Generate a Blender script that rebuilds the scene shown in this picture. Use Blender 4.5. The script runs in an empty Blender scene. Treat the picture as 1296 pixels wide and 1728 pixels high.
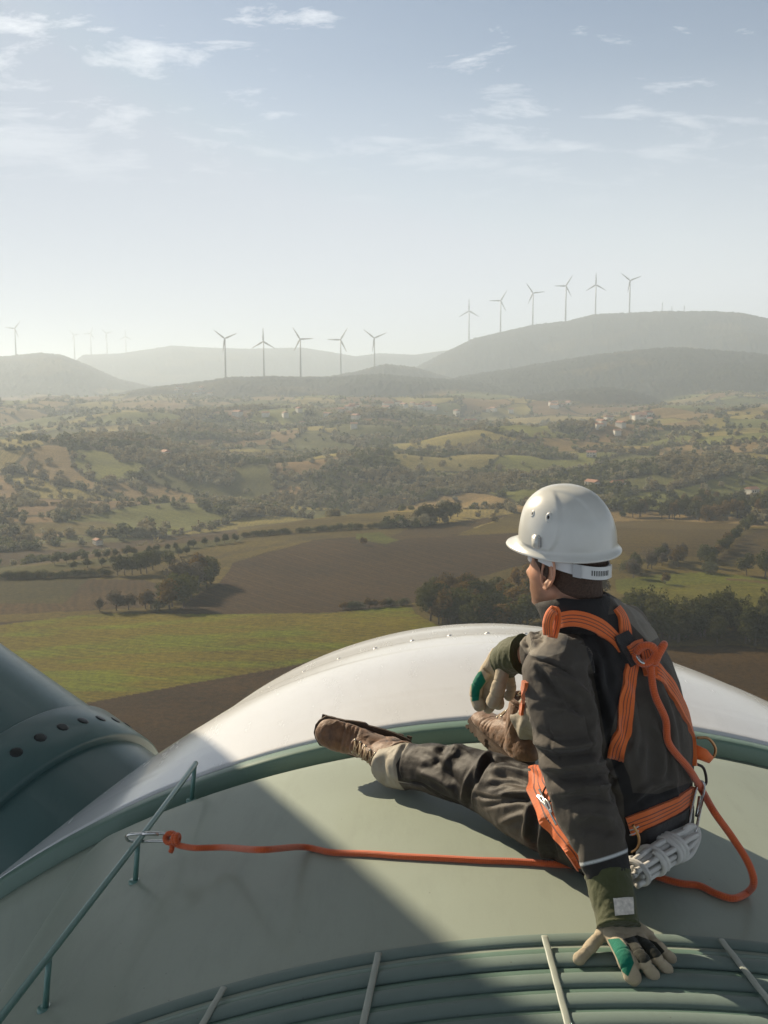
import bpy, bmesh, math, random
import numpy as np
from mathutils import Vector, Matrix
from mathutils.bvhtree import BVHTree

# ------------------------------------------------------------------ camera
SC = bpy.context.scene
C = SC.collection
F = 1780.0; TH = math.atan(224/1780.0); HC = 1.2
cd = bpy.data.cameras.new('camera'); cam = bpy.data.objects.new('camera', cd); C.objects.link(cam)
cam.location = (0, 0, HC); cam.rotation_euler = (math.pi/2-TH, 0, 0)
cd.sensor_fit = 'HORIZONTAL'; cd.sensor_width = 36; cd.lens = 36*F/1296
cd.clip_start = 0.05; cd.clip_end = 60000
cd.dof.use_dof = True; cd.dof.focus_distance = 3.2; cd.dof.aperture_fstop = 22
SC.camera = cam
SC.render.resolution_x = 768; SC.render.resolution_y = 1024
# ------------------------------------------------------------------ light
SUN_AZ = math.radians(-44); SUN_EL = math.radians(28)
sdir = Vector((math.sin(SUN_AZ)*math.cos(SUN_EL), math.cos(SUN_AZ)*math.cos(SUN_EL), math.sin(SUN_EL)))
sl = bpy.data.lights.new('sun', 'SUN'); sl.energy = 5.0; sl.angle = math.radians(0.5); sl.color = (1.0, 0.85, 0.63)
so = bpy.data.objects.new('sun', sl); C.objects.link(so)
so.rotation_euler = sdir.to_track_quat('Z', 'Y').to_euler()
W = bpy.data.worlds.new('World'); SC.world = W; W.use_nodes = True
SC.view_settings.view_transform = 'Standard'; SC.view_settings.look = 'None'
SC.view_settings.exposure = 0.70; SC.view_settings.gamma = 1.0
SC.cycles.volume_bounces = 1
SC.cycles.max_bounces = 8

class NT:
    """tiny node helper"""
    def __init__(s, tree): s.t = tree; s.n = tree.nodes; s.l = tree.links
    def new(s, typ, **kw):
        n = s.n.new(typ)
        for k, v in kw.items():
            if k.startswith('_'): setattr(n, k[1:], v)
        for k, v in kw.items():
            if k.startswith('_'): continue
            key = int(k[1:]) if k[0] == 'i' and k[1:].isdigit() else k.replace('__', ' ')
            s.set(n, key, v)
        return n
    def set(s, n, key, v):
        if isinstance(v, bpy.types.NodeSocket): s.l.new(v, n.inputs[key])
        else: n.inputs[key].default_value = v
    def math(s, op, a, b=0.0, c=0.0, clamp=False):
        n = s.new('ShaderNodeMath', _operation=op, _use_clamp=clamp, i0=a, i1=b, i2=c); return n.outputs[0]
    def mix(s, f, a, b, blend='MIX'):
        n = s.new('ShaderNodeMix', _data_type='RGBA', _blend_type=blend); s.set(n, 0, f); s.set(n, 6, a); s.set(n, 7, b); return n.outputs[2]
    def ramp(s, f, stops):
        n = s.new('ShaderNodeValToRGB', i0=f); e = n.color_ramp.elements
        while len(e) < len(stops): e.new(0.5)
        for k, (p, c) in enumerate(stops):
            e[k].position = p; e[k].color = (c, c, c, 1) if isinstance(c, (int, float)) else (*c, 1)
        return n.outputs[0]
    def noise(s, vec, scale, detail=4, rough=0.55, dist=0.0, off=None):
        if off is not None:
            vec = s.new('ShaderNodeVectorMath', _operation='ADD', i0=vec, i1=off).outputs[0]
        return s.new('ShaderNodeTexNoise', Vector=vec, Scale=scale, Detail=detail, Roughness=rough, Distortion=dist).outputs[0]
    def mapping(s, vec, scale=(1, 1, 1), rot=(0, 0, 0), loc=(0, 0, 0)):
        return s.new('ShaderNodeMapping', Vector=vec, Scale=scale, Rotation=rot, Location=loc).outputs[0]

w = NT(W.node_tree); w.n.clear()
sky = w.new('ShaderNodeTexSky', _sky_type='NISHITA', _sun_disc=False, _sun_elevation=SUN_EL, _sun_rotation=SUN_AZ,
            _air_density=1.0, _dust_density=0.7, _ozone_density=1.2, _altitude=300)
tc = w.new('ShaderNodeTexCoord').outputs['Generated']
sep = w.new('ShaderNodeSeparateXYZ', Vector=tc)
zz = w.math('MAXIMUM', sep.outputs[2], 0.02)
den = w.math('ADD', zz, 0.12)
cx = w.math('DIVIDE', sep.outputs[0], den); cy = w.math('DIVIDE', sep.outputs[1], den)
cv = w.new('ShaderNodeCombineXYZ', X=cx, Y=cy, Z=0.0).outputs[0]
n1 = w.noise(w.mapping(cv, (1.0, 1.5, 1), loc=(3.1, 0.4, 0)), 3.4, 10, 0.66, 0.35)
n2 = w.noise(w.mapping(cv, (1, 1.0, 1), loc=(7.7, 2.2, 1)), 0.9, 3, 0.5)
cm = w.math('ADD', w.math('MULTIPLY', n1, 0.62), w.math('MULTIPLY', n2, 0.38))
CLOUD = w.ramp(cm, [(0.525, 0.0), (0.57, 0.5), (0.63, 1.0)])
# thin veil that whitens the lower sky, as hazy autumn air does
lowv = w.ramp(sep.outputs[2], [(0.0, 0.95), (0.08, 0.85), (0.16, 0.55), (0.27, 0.18), (0.40, 0.0)])
fade = w.ramp(sep.outputs[2], [(0.15, 0.0), (0.30, 1.0)])
front = w.ramp(sep.outputs[1], [(0.0, 0.9), (0.5, 1.0)])
leftn = w.math('MULTIPLY', w.math('ADD', w.math('MULTIPLY', sep.outputs[0], -0.7), 0.10, clamp=True), w.ramp(sep.outputs[2], [(.3, .35), (.55, 0.0)]))
base = w.mix(w.math('MULTIPLY', w.math('ADD', lowv, leftn, clamp=True), front), w.mix(1.0, sky.outputs[0], (4.9, 5.9, 7.4, 1), 'DARKEN'), w.mix(w.ramp(w.math('ADD', sep.outputs[0], .5), [(0.15, 0.0), (0.75, 1.0)]), (7.0, 7.7, 9.0, 1), (10.6, 11.1, 11.8, 1)))
upper = w.math('MULTIPLY', w.ramp(sep.outputs[2], [(0.34, 1.0), (0.50, 0.10)]), w.ramp(sep.outputs[1], [(0.0, 0.95), (0.6, 1.0)]))
base = w.mix(1.0, base, upper, 'MULTIPLY')
skyc = w.mix(w.math('MULTIPLY', w.math('MULTIPLY', CLOUD, fade), 0.85), base, (12.6, 13.0, 13.5, 1))
bg = w.new('ShaderNodeBackground', Color=skyc, Strength=0.05)
w.l.new(bg.outputs[0], w.new('ShaderNodeOutputWorld').inputs[0])

# ------------------------------------------------------------------ geometry helpers
def ray(px, py):
    a = (np.asarray(px, float)-648)/F; b = -(np.asarray(py, float)-864)/F
    return a, math.cos(TH)+b*math.sin(TH), -math.sin(TH)+b*math.cos(TH)
def P(px, py, Y):
    a, y, z = ray(px, py); t = Y/y
    return Vector((float(a*t), float(Y), float(HC+z*t)))
def PZ(px, py, Z):
    a, y, z = ray(px, py); t = (Z-HC)/z
    return Vector((float(a*t), float(y*t), float(Z)))
def proj(v):
    v = np.asarray(v, float); y = v[..., 1]; z = v[..., 2]-HC
    d = y*math.cos(TH)-z*math.sin(TH); u = y*math.sin(TH)+z*math.cos(TH)
    return 648+F*v[..., 0]/d, 864-F*u/d
def _h(ix, iy, iz, seed):
    n = (ix*374761393+iy*668265263+iz*2147483647*3+seed*1274126177) & 0xffffffff
    n = ((n ^ (n >> 13))*1274126177) & 0xffffffff
    n = ((n ^ (n >> 16))*2246822519) & 0xffffffff
    return ((n ^ (n >> 15)) & 0xffffff)/float(0xffffff)*2-1
def vnoise(x, y, z=None, seed=0):
    x = np.asarray(x, float); y = np.asarray(y, float); z = np.zeros_like(x) if z is None else np.asarray(z, float)
    ix = np.floor(x).astype(np.int64); iy = np.floor(y).astype(np.int64); iz = np.floor(z).astype(np.int64)
    fx = x-ix; fy = y-iy; fz = z-iz
    u = fx*fx*fx*(fx*(fx*6-15)+10); v = fy*fy*fy*(fy*(fy*6-15)+10); q = fz*fz*(3-2*fz)
    def L(k):
        a = _h(ix, iy, iz+k, seed); b = _h(ix+1, iy, iz+k, seed); c = _h(ix, iy+1, iz+k, seed); d = _h(ix+1, iy+1, iz+k, seed)
        return (a+(b-a)*u)*(1-v)+(c+(d-c)*u)*v
    l0 = L(0)
    if not np.any(fz): return l0
    return l0+(L(1)-l0)*q
def fbm(x, y, z=None, oct=4, seed=0, gain=0.5):
    s = 0; a = 1; f = 1
    for k in range(oct):
        s = s+a*vnoise(np.asarray(x)*f+k*17.3, np.asarray(y)*f+k*5.1, None if z is None else np.asarray(z)*f, seed+k); a *= gain; f *= 2.03
    return s
def mesh_np(name, V, Fq, mats=None, mi=None, smooth=True):
    """V (n,3), Fq (m,k) uniform face size"""
    me = bpy.data.meshes.new(name); V = np.ascontiguousarray(V, dtype=np.float32); Fq = np.ascontiguousarray(Fq, dtype=np.int32)
    k = Fq.shape[1]; m = len(Fq)
    me.vertices.add(len(V)); me.vertices.foreach_set('co', V.ravel())
    me.loops.add(m*k); me.loops.foreach_set('vertex_index', Fq.ravel())
    me.polygons.add(m); me.polygons.foreach_set('loop_start', np.arange(0, m*k, k, dtype=np.int32))
    me.polygons.foreach_set('loop_total', np.full(m, k, dtype=np.int32))
    if mi is not None: me.polygons.foreach_set('material_index', np.asarray(mi, dtype=np.int32))
    me.polygons.foreach_set('use_smooth', np.full(m, smooth))
    for mt in (mats or []): me.materials.append(mt)
    me.update(calc_edges=True)
    return me
def color_attr(me, name, col):
    a = me.color_attributes.new(name, 'FLOAT_COLOR', 'POINT')
    c = np.ones((len(col), 4), np.float32); c[:, :3] = col
    a.data.foreach_set('color', c.ravel())
def float_attr(me, name, val):
    a = me.attributes.new(name, 'FLOAT', 'POINT'); a.data.foreach_set('value', np.asarray(val, np.float32))
def link(name, me, parent=None, label=None, cat=None, group=None, kind=None):
    o = bpy.data.objects.new(name, me); C.objects.link(o)
    if parent: o.parent = parent
    if label: o['label'] = label
    if cat: o['category'] = cat
    if group: o['group'] = group
    if kind: o['kind'] = kind
    return o
def thing(name, label, cat, loc=(0, 0, 0), group=None):
    o = link(name, None, None, label, cat, group); o.location = loc; return o
def put(name, me, parent, label=None):
    """child mesh given in world coordinates under a root at root.location"""
    o = link(name, me, parent, label)
    me.transform(Matrix.Translation(-Vector(parent.location)))
    return o
def put2(name, me, par, label=None):
    """world-coordinate mesh as a sub-part of a part"""
    me.transform(Matrix.Translation(-(Vector(par.parent.location) if par.parent else Vector())-Vector(par.location))); return link(name, me, par, label)
def bm_mesh(name, bm, mat=None, smooth=True):
    me = bpy.data.meshes.new(name); bm.normal_update(); bm.to_mesh(me); bm.free()
    if mat:
        for m in (mat if isinstance(mat, (list, tuple)) else [mat]): me.materials.append(m)
    me.polygons.foreach_set('use_smooth', np.full(len(me.polygons), smooth)); return me
def join_me(name, parts, mats=None, smooth=True):
    """parts: list of (V, F4) numpy quads (tris repeat handled by caller), optional third = material index"""
    Vs = []; Fs = []; mi = []; o = 0
    for p in parts:
        Vs.append(np.asarray(p[0], float)); Fs.append(np.asarray(p[1])+o); o += len(p[0]); mi += [p[2] if len(p) > 2 else 0]*len(p[1])
    return mesh_np(name, np.vstack(Vs), np.vstack(Fs), mats, mi, smooth)
def catmull(pts, n=8, closed=False):
    pts = [np.asarray(p, float) for p in pts]; N = len(pts); out = []
    for i in range(N if closed else N-1):
        p0 = pts[i-1] if (i > 0 or closed) else 2*pts[0]-pts[1]
        p1 = pts[i]; p2 = pts[(i+1) % N]
        p3 = pts[(i+2) % N] if (i+2 < N or closed) else 2*pts[-1]-pts[-2]
        for k in range(n):
            t = k/n
            out.append(0.5*((2*p1)+(-p0+p2)*t+(2*p0-5*p1+4*p2-p3)*t*t+(-p0+3*p1-3*p2+p3)*t**3))
    if not closed: out.append(pts[-1])
    return np.array(out)
def frames(path, closed=False, up=None):
    n = len(path); T = np.zeros_like(path)
    if closed: T = np.roll(path, -1, 0)-np.roll(path, 1, 0)
    else:
        T[1:-1] = path[2:]-path[:-2]; T[0] = path[1]-path[0]; T[-1] = path[-1]-path[-2]
    T /= np.linalg.norm(T, axis=1)[:, None]+1e-12
    u = np.array(up if up is not None else (0, 0, 1.0)); u = u/np.linalg.norm(u)
    if abs(T[0]@u) > 0.95: u = np.array((1.0, 0.2, 0))
    U = np.zeros_like(path)
    for i in range(n):
        if up is not None: u = np.array(up, float)
        u = u-T[i]*(T[i]@u); u /= np.linalg.norm(u)+1e-12; U[i] = u
    return T, U, np.cross(T, U)
def tube(path, r, seg=12, closed=False, up=None, caps=True, flat=1.0):
    """r scalar or array; flat scales the second axis. returns V, F(quads)"""
    path = np.asarray(path, float); n = len(path); T, U, S = frames(path, closed, up)
    r = np.broadcast_to(np.asarray(r, float), (n,)); fl = np.broadcast_to(np.asarray(flat, float), (n,))
    a = np.linspace(0, 2*math.pi, seg, endpoint=False)
    V = path[:, None, :]+(np.cos(a)[None, :, None]*U[:, None, :]*fl[:, None, None]+np.sin(a)[None, :, None]*S[:, None, :])*r[:, None, None]
    V = V.reshape(-1, 3); Fq = []
    i = np.arange(n if closed else n-1); j = np.arange(seg); I, J = np.meshgrid(i, j, indexing='ij')
    I2 = (I+1) % n; J2 = (J+1) % seg
    Fq = np.stack([I*seg+J, I*seg+J2, I2*seg+J2, I2*seg+J], -1).reshape(-1, 4)
    if caps and not closed:
        c0 = len(V); V = np.vstack([V, path[0]-T[0]*0, path[-1]])
        f0 = [[c0, (k+1) % seg, k, c0] for k in range(seg)]; b = (n-1)*seg
        f1 = [[c0+1, b+k, b+(k+1) % seg, c0+1] for k in range(seg)]
        # degenerate quads avoided: pair neighbouring triangles
        q0 = [[c0, (k+2) % seg, (k+1) % seg, k] for k in range(0, seg, 2)]
        q1 = [[c0+1, b+k, b+(k+1) % seg, b+(k+2) % seg] for k in range(0, seg, 2)]
        Fq = np.vstack([Fq, q0, q1])
    return V, Fq
def box(c, s, rot=None):
    v = np.array([(x, y, z) for x in (-.5, .5) for y in (-.5, .5) for z in (-.5, .5)])*np.array(s)
    if rot is not None: v = v@np.array(Matrix(rot).to_3x3() if not isinstance(rot, np.ndarray) else rot).T
    f = [[0, 1, 3, 2], [4, 6, 7, 5], [0, 4, 5, 1], [2, 3, 7, 6], [0, 2, 6, 4], [1, 5, 7, 3]]
    return v+np.array(c), np.array(f)
def lathe(prof, seg=24, origin=(0, 0, 0), R=None):
    """prof list of (r, h); axis z then rotated by R"""
    prof = np.array(prof, float); a = np.linspace(0, 2*math.pi, seg, endpoint=False); n = len(prof)
    V = np.stack([prof[:, 0][:, None]*np.cos(a), prof[:, 0][:, None]*np.sin(a), np.repeat(prof[:, 1][:, None], seg, 1)], -1).reshape(-1, 3)
    if R is not None: V = V@np.array(R).T
    I, J = np.meshgrid(np.arange(n-1), np.arange(seg), indexing='ij'); J2 = (J+1) % seg
    return V+np.array(origin), np.stack([I*seg+J, I*seg+J2, (I+1)*seg+J2, (I+1)*seg+J], -1).reshape(-1, 4)
def axes(z, x=(1, 0, 0)):
    z = np.array(z, float); z /= np.linalg.norm(z); x = np.array(x, float); x = x-z*(x@z)
    if np.linalg.norm(x) < 1e-6: x = np.array((0, 1.0, 0))-z*z[1]
    x /= np.linalg.norm(x); return np.stack([x, np.cross(z, x), z], 1)
def mat(name, col, rough=0.6, metal=0.0, coat=0.0, spec=0.5, noise=None, bump=None, sheen=0.0, coord='Object', **kw):
    """noise=(scale, amount) varies the colour; bump=(scale, strength, distance)"""
    m = bpy.data.materials.new(name); m.use_nodes = True; t = NT(m.node_tree); t.n.clear()
    b = t.new('ShaderNodeBsdfPrincipled'); o = t.new('ShaderNodeOutputMaterial'); t.l.new(b.outputs[0], o.inputs[0])
    co = t.new('ShaderNodeTexCoord').outputs[coord]
    c = (*col, 1)
    if noise:
        f = t.noise(co, noise[0], 6, 0.6)
        c = t.mix(t.ramp(f, [(0.3, 0.0), (0.7, 1.0)]), tuple(x*(1-noise[1]) for x in col)+(1,), tuple(min(1, x*(1+noise[1])) for x in col)+(1,))
    t.set(b, 'Base Color', c); t.set(b, 'Roughness', rough); t.set(b, 'Metallic', metal); t.set(b, 'Coat Weight', coat)
    t.set(b, 'Specular IOR Level', spec); t.set(b, 'Sheen Weight', sheen)
    if bump:
        f = t.noise(co, bump[0], 5, 0.6)
        t.set(b, 'Normal', t.new('ShaderNodeBump', Strength=bump[1], Distance=bump[2], Height=f).outputs[0])
    m['_'] = 1
    return m
def inpoly(px, py, poly):
    ins = np.zeros(px.shape, bool); n = len(poly)
    for i in range(n):
        x0, y0 = poly[i]; x1, y1 = poly[(i+1) % n]
        if y0 == y1: continue
        c = ((y0 > py) != (y1 > py)) & (px < (x1-x0)*(py-y0)/(y1-y0)+x0); ins ^= c
    return ins
HAZE_D = 0.00018
# ------------------------------------------------------------------ terrain
def sky_poly(pts, D):
    a, y, z = ray([p[0] for p in pts], [p[1] for p in pts])
    az = np.arctan2(a, y); sl_ = z/np.hypot(a, y)
    return az, HC+sl_*D
RIDGES = [  # (skyline, distance, front width, back width)
 ([(480,690),(560,665),(620,645),(700,622),(745,599),(800,573),(850,561),(900,550),(960,543),(1000,533),(1060,530),(1120,527),(1200,527),(1250,530),(1296,540),(1420,560),(1700,640)], 3900, 1000, 900),
 ([(1150,640),(1180,597),(1220,568),(1260,562),(1296,570),(1420,600)], 3400, 420, 500),
 ([(640,690),(740,645),(800,633),(850,626),(900,617),(1000,601),(1100,590),(1150,588),(1200,592),(1296,600),(1500,615),(1750,660)], 2600, 700, 600),
 ([(150,690),(220,662),(260,655),(340,646),(380,639),(450,637),(560,638),(640,633),(700,638),(800,645),(900,664),(980,690)], 2300, 560, 600),
 ([(780,700),(850,678),(900,668),(960,660),(1020,655),(1070,662),(1120,678),(1170,695),(1200,705)], 1950, 420, 500),
 ([(1150,720),(1200,690),(1296,676),(1500,660)], 2050, 420, 500),
 ([(-500,640),(-200,620),(0,604),(70,597),(105,601),(150,618),(200,641),(260,655),(350,668),(420,690)], 3700, 1100, 900),
 ([(-400,660),(60,660),(140,600),(200,598),(290,585),(350,588),(420,590),(510,588),(560,596),(600,603),(640,598),(700,600),(760,592),(830,600),(1000,640)], 6500, 1900, 1500),
 ([(480,660),(540,640),(600,629),(650,616),(700,622),(740,634),(800,650)], 2900, 500, 600),
 ([(-900,600),(-500,598),(-200,610),(0,640),(60,660)], 5600, 1600, 1500),
 ([(1300,660),(1500,600),(1800,590),(2400,600)], 5600, 1600, 1500),
]
KD = lambda D: D*1.4 if D < 5000 else D*1.27
_R = [(sky_poly(p, KD(D)), KD(D), wf*KD(D)/D, wb*KD(D)/D) for p, D, wf, wb in RIDGES]
ZB = -82.0
def T(x, y):
    x = np.asarray(x, float); y = np.asarray(y, float)
    r = np.hypot(x, y)+1e-9; az = np.arctan2(x, y)
    far = np.clip((r-520)/500, 0, 1)
    # near plateau, breaking down to a wooded valley, then rolling country
    edge = 640+60*np.sin(az*5.0+0.6)+az*260
    z = ZB+3.2*vnoise(x/140+3, y/110, seed=5)*np.clip(r/300, 0, 1)
    z = z-20*np.clip((r-edge)/110, 0, 1)**1.2*np.exp(-np.clip(r-edge-110, 0, None)/190)
    z = z+far*(23*vnoise(x/330+.3, y/210+.7, seed=9)+11*vnoise(x/150, y/95, seed=12)+3*vnoise(x/60, y/45, seed=3))
    z = z+np.clip((r-900)/1500, 0, 1)*22
    zb = z
    for (a, H), D, wf, wb in _R:
        hk = np.interp(az, a, H, left=-90, right=-90)
        # feather the ends
        t = (r-D)/np.where(r < D, wf, wb)
        g = np.where(np.abs(t) < 1, np.cos(np.clip(t, -1, 1)*math.pi/2)**1.35, 0)
        k = D/3300.0
        zk = -82+(hk+82)*g+(g*(1-g)*4)*(14*k*vnoise(x/(230*k), y/(330*k), seed=21)+7*k*vnoise(x/(90*k), y/(120*k), seed=23))
        z = np.maximum(z, np.where(g > 0, zk, -1e9))
    hill = np.clip((z-zb)/12, 0, 1)
    return z, hill
def hit(px, py):
    """terrain point seen at a pixel"""
    a, yy, zz = ray(px, py); h = math.hypot(a, yy)
    rr = np.exp(np.linspace(math.log(120), math.log(12000), 2700))
    x = rr*a/h; y = rr*yy/h; ln = HC+rr*zz/h
    z, _ = T(x, y); k = np.nonzero(z >= ln)[0]
    if len(k) == 0: return None
    k = k[0]; return Vector((x[k], y[k], z[k]))
# field map, (polygon, colour, row direction deg, row strength) ; later entries lie over earlier ones
BR = (.105, .066, .036); BR2 = (.14, .10, .055); BR3 = (.15, .11, .07); GR = (.15, .165, .022); OL = (.22, .185, .06); OL2 = (.27, .24, .11); TAN = (.22, .17, .10); GN = (.20, .25, .05)
FIELDS = [
 ([(-900,905),(2200,880),(2200,1500),(-900,1500)], OL, 10, 0),
 ([(-900,1090),(0,1050),(300,1030),(740,1100),(800,1300),(-900,1500)], BR, 20, 0),
 ([(-900,1130),(0,1055),(120,1040),(200,1035),(420,1037),(560,1035),(640,1026),(692,1021),(702,1036),(740,1056),(900,1075),(800,1085),(550,1110),(480,1126),(330,1152),(160,1184),(-900,1340)], GR, 66, .25),
 ([(290,1035),(340,1000),(372,985),(392,950),(440,935),(500,920),(530,911),(600,907),(660,912),(720,906),(790,900),(880,896),(990,900),(1000,930),(905,948),(800,975),(722,1006),(690,1020),(640,1026),(560,1034),(420,1036)], BR, 38, .5),
 ([(640,912),(690,893),(740,884),(800,876),(860,868),(820,884),(760,905),(720,907)], BR2, 60, .3),
 ([(770,905),(830,882),(860,868),(960,862),(960,895),(870,899)], OL, 50, .4),
 ([(600,900),(640,898),(672,912),(650,918),(600,910)], GN, 60, 0),
 ([(335,945),(400,928),(470,915),(530,906),(500,918),(440,934),(380,948)], OL, 60, .1),
 ([(-60,968),(160,968),(340,944),(400,928),(530,905),(570,902),(520,911),(400,935),(300,958),(160,976),(-60,974)], (.18,.15,.07), 70, .15),
 ([(-200,960),(60,955),(190,940),(300,918),(400,905),(420,910),(300,935),(190,952),(60,966),(-200,968)], (.15,.16,.05), 70, .1),
 ([(-200,938),(100,928),(280,905),(400,893),(480,888),(560,880),(700,866),(700,880),(560,898),(400,906),(300,918),(190,938),(60,952),(-200,960)], BR2, 72, .5),
 ([(400,890),(560,872),(640,864),(705,864),(700,880),(620,893),(560,897),(470,900),(400,905)], OL, 72, .5),
 ([(-200,975),(150,975),(142,990),(110,1018),(-200,1018)], (.12,.115,.05), 20, .1),
 ([(150,977),(240,978),(280,990),(250,1025),(140,1030),(60,1034),(-200,1045),(-200,1018),(108,1018)], (.13,.088,.052), 15, .4),
 ([(1040,880),(1120,878),(1250,884),(1240,905),(1215,925),(1190,940),(1060,940),(1020,900)], (.17,.13,.045), 85, .35),
 ([(1250,905),(1296,892),(1500,890),(1500,930),(1296,932),(1200,952),(1225,930)], (.15,.115,.05), 85, .3),
 ([(1040,978),(1120,968),(1180,966),(1250,970),(1330,984),(1330,994),(1200,985),(1040,996)], (.22,.27,.04), 85, .1),
 ([(1040,996),(1200,984),(1500,1000),(1500,1024),(1240,1030),(1120,1020),(1060,1010)], (.22,.235,.045), 85, .15),
 ([(1040,1110),(1120,1090),(1250,1088),(1400,1120),(1700,1300),(1500,1400),(1000,1300)], (.125,.082,.040), 30, 0),
 ([(-300,884),(0,884),(180,880),(250,900),(200,905),(0,898),(-300,900)], OL2, 40, 0),
]
DIRT = [[(690,1022),(684,1030),(700,1046),(740,1060),(800,1064),(800,1060),(745,1055),(712,1043),(697,1031),(700,1022)],
        [(1225,976),(1260,978),(1296,982),(1400,986),(1400,990),(1296,986),(1255,981),(1225,979)]]
NA, NR = 1150, 1250
azs = np.concatenate([np.radians(np.linspace(-75, -26, 60, endpoint=False)), np.radians(np.linspace(-26, 26, NA)), np.radians(np.linspace(26.8, 75, 60))])
rs = np.concatenate([[4, 15, 40, 80], np.exp(np.linspace(math.log(120), math.log(12500), NR)), [15000, 20000, 40000]])
A_, R_ = np.meshgrid(azs, rs, indexing='ij'); X_ = R_*np.sin(A_); Y_ = R_*np.cos(A_)
Z_, HILL = T(X_, Y_)
HILL = HILL.ravel(); X_ = X_.ravel(); Y_ = Y_.ravel(); Z_ = Z_.ravel(); Rr = R_.ravel()
px, py = proj(np.stack([X_, Y_, Z_], -1))
# boundaries wander a little
wx = px+2.2*vnoise(X_/9, Y_/9, seed=31); wy = py+1.0*vnoise(X_/14, Y_/14, seed=32)
# country beyond: irregular patchwork in metres
u = X_/120+0.9*vnoise(X_/210, Y_/210, seed=40); v = Y_/150+0.9*vnoise(X_/190, Y_/190, seed=41)
iu = np.floor(u); iv = np.floor(v); best = np.full(u.shape, 9.); sec = np.full(u.shape, 9.); cid = np.zeros(u.shape)
for du in (-1, 0, 1):
    for dv in (-1, 0, 1):
        gx = iu+du; gy = iv+dv; hx = _h(gx.astype(np.int64), gy.astype(np.int64), 0, 50); hy = _h(gx.astype(np.int64), gy.astype(np.int64), 0, 51)
        d = np.hypot(gx+.5+hx*.42-u, gy+.5+hy*.42-v); c_ = _h(gx.astype(np.int64), gy.astype(np.int64), 0, 52)
        sec = np.where(d < best, best, np.minimum(sec, d)); cid = np.where(d < best, c_, cid); best = np.minimum(best, d)
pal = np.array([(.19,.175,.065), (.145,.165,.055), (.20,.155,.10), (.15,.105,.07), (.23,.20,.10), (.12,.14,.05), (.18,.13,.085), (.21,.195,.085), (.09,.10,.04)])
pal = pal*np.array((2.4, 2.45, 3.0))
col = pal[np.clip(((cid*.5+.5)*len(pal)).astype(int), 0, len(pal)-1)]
edge_line = (sec-best < 0.055)
wood = (fbm(X_/150, Y_/120, oct=3, seed=60) > 0.6)
col = np.where((edge_line | wood)[:, None], np.array((.10, .10, .05)), col)
row = np.zeros(len(X_)); amp = np.zeros(len(X_))
rd = cid*math.pi; row = X_*np.cos(rd)+Y_*np.sin(rd); amp[:] = 0.25
for poly, c, deg, st in FIELDS:
    m = inpoly(wx, wy, poly) & (Rr < 900) & (Rr > 60) if poly[0][0] != -900 else inpoly(wx, wy, poly) & (Rr < 700)
    col[m] = c; a = math.radians(deg); row[m] = X_[m]*math.cos(a)+Y_[m]*math.sin(a); amp[m] = st
for poly in DIRT:
    m = inpoly(px, py, poly); col[m] = TAN; amp[m] = 0
near = Rr < 118
col[near] = BR; amp[near] = 0
# forest on the hills, with a few bare shoulders
fh = np.array((.034, .042, .030))[None]*(1+0.35*fbm(X_/60, Y_/60, oct=3, seed=70)[:, None])
bare = np.clip(fbm(X_/260, Y_/260, oct=3, seed=75)-.55, 0, .4)[:, None]*1.8
fh = fh*(1-bare)+np.array((.17, .15, .09))*bare
hm = (HILL*np.clip((Rr-1600)/500, 0, 1))[:, None]; col = col*(1-hm)+fh*hm
Z_ = Z_+hm[:, 0]*np.clip(Rr/2600, .8, 1.6)*(4.0*np.abs(vnoise(X_/13, Y_/13, seed=80))+2.0*vnoise(X_/6, Y_/6, seed=81))
big = 1+0.16*fbm(X_/34, Y_/18, oct=4, seed=90); col = col*np.clip(big, .6, 1.5)[:, None]
# greener tongues in the green field
gm = inpoly(px, py, FIELDS[2][0]) & (Rr < 700)
g = np.clip(fbm(X_/30+2, Y_/9, oct=3, seed=95)*1.2+.1, 0, 1)
col[gm] = (np.array((.29, .27, .03))*(1-g[gm, None])+np.array((.27, .36, .02))*g[gm, None])
nA = len(azs); nR = len(rs)
I, J = np.meshgrid(np.arange(nA-1), np.arange(nR-1), indexing='ij'); q = I*nR+J
Fq = np.stack([q, q+nR, q+nR+1, q+1], -1).reshape(-1, 4)
mg = bpy.data.materials.new('farmland'); mg.use_nodes = True; t = NT(mg.node_tree); t.n.clear()
b = t.new('ShaderNodeBsdfPrincipled', Roughness=0.95); b.inputs['Specular IOR Level'].default_value = 0.1
t.l.new(b.outputs[0], t.new('ShaderNodeOutputMaterial').inputs[0])
ca = t.new('ShaderNodeAttribute', _attribute_name='field'); ra = t.new('ShaderNodeAttribute', _attribute_name='row'); aa = t.new('ShaderNodeAttribute', _attribute_name='amp')
co = t.new('ShaderNodeTexCoord').outputs['Object']
wob = t.math('MULTIPLY', t.noise(co, 0.03, 3), 9.0)
s1 = t.math('SINE', t.math('MULTIPLY', t.math('ADD', ra.outputs['Fac'], wob), 2.2))
s2 = t.math('SINE', t.math('MULTIPLY', t.math('ADD', ra.outputs['Fac'], wob), 0.42))
st = t.math('MULTIPLY', t.math('ADD', t.math('MULTIPLY', s1, 0.30), t.math('MULTIPLY', t.math('POWER', t.math('ABSOLUTE', s2), 14.0), 0.5)), aa.outputs['Fac'])
nf = t.noise(co, 0.55, 6, 0.75); nc = t.noise(co, 0.02, 4, 0.6)
tot = t.math('ADD', t.math('ADD', -0.30, t.math('MULTIPLY', nf, 2.25)), t.math('ADD', t.math('MULTIPLY', st, 1.0), t.math('MULTIPLY', t.math('SUBTRACT', nc, 0.5), 0.8)))
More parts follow.
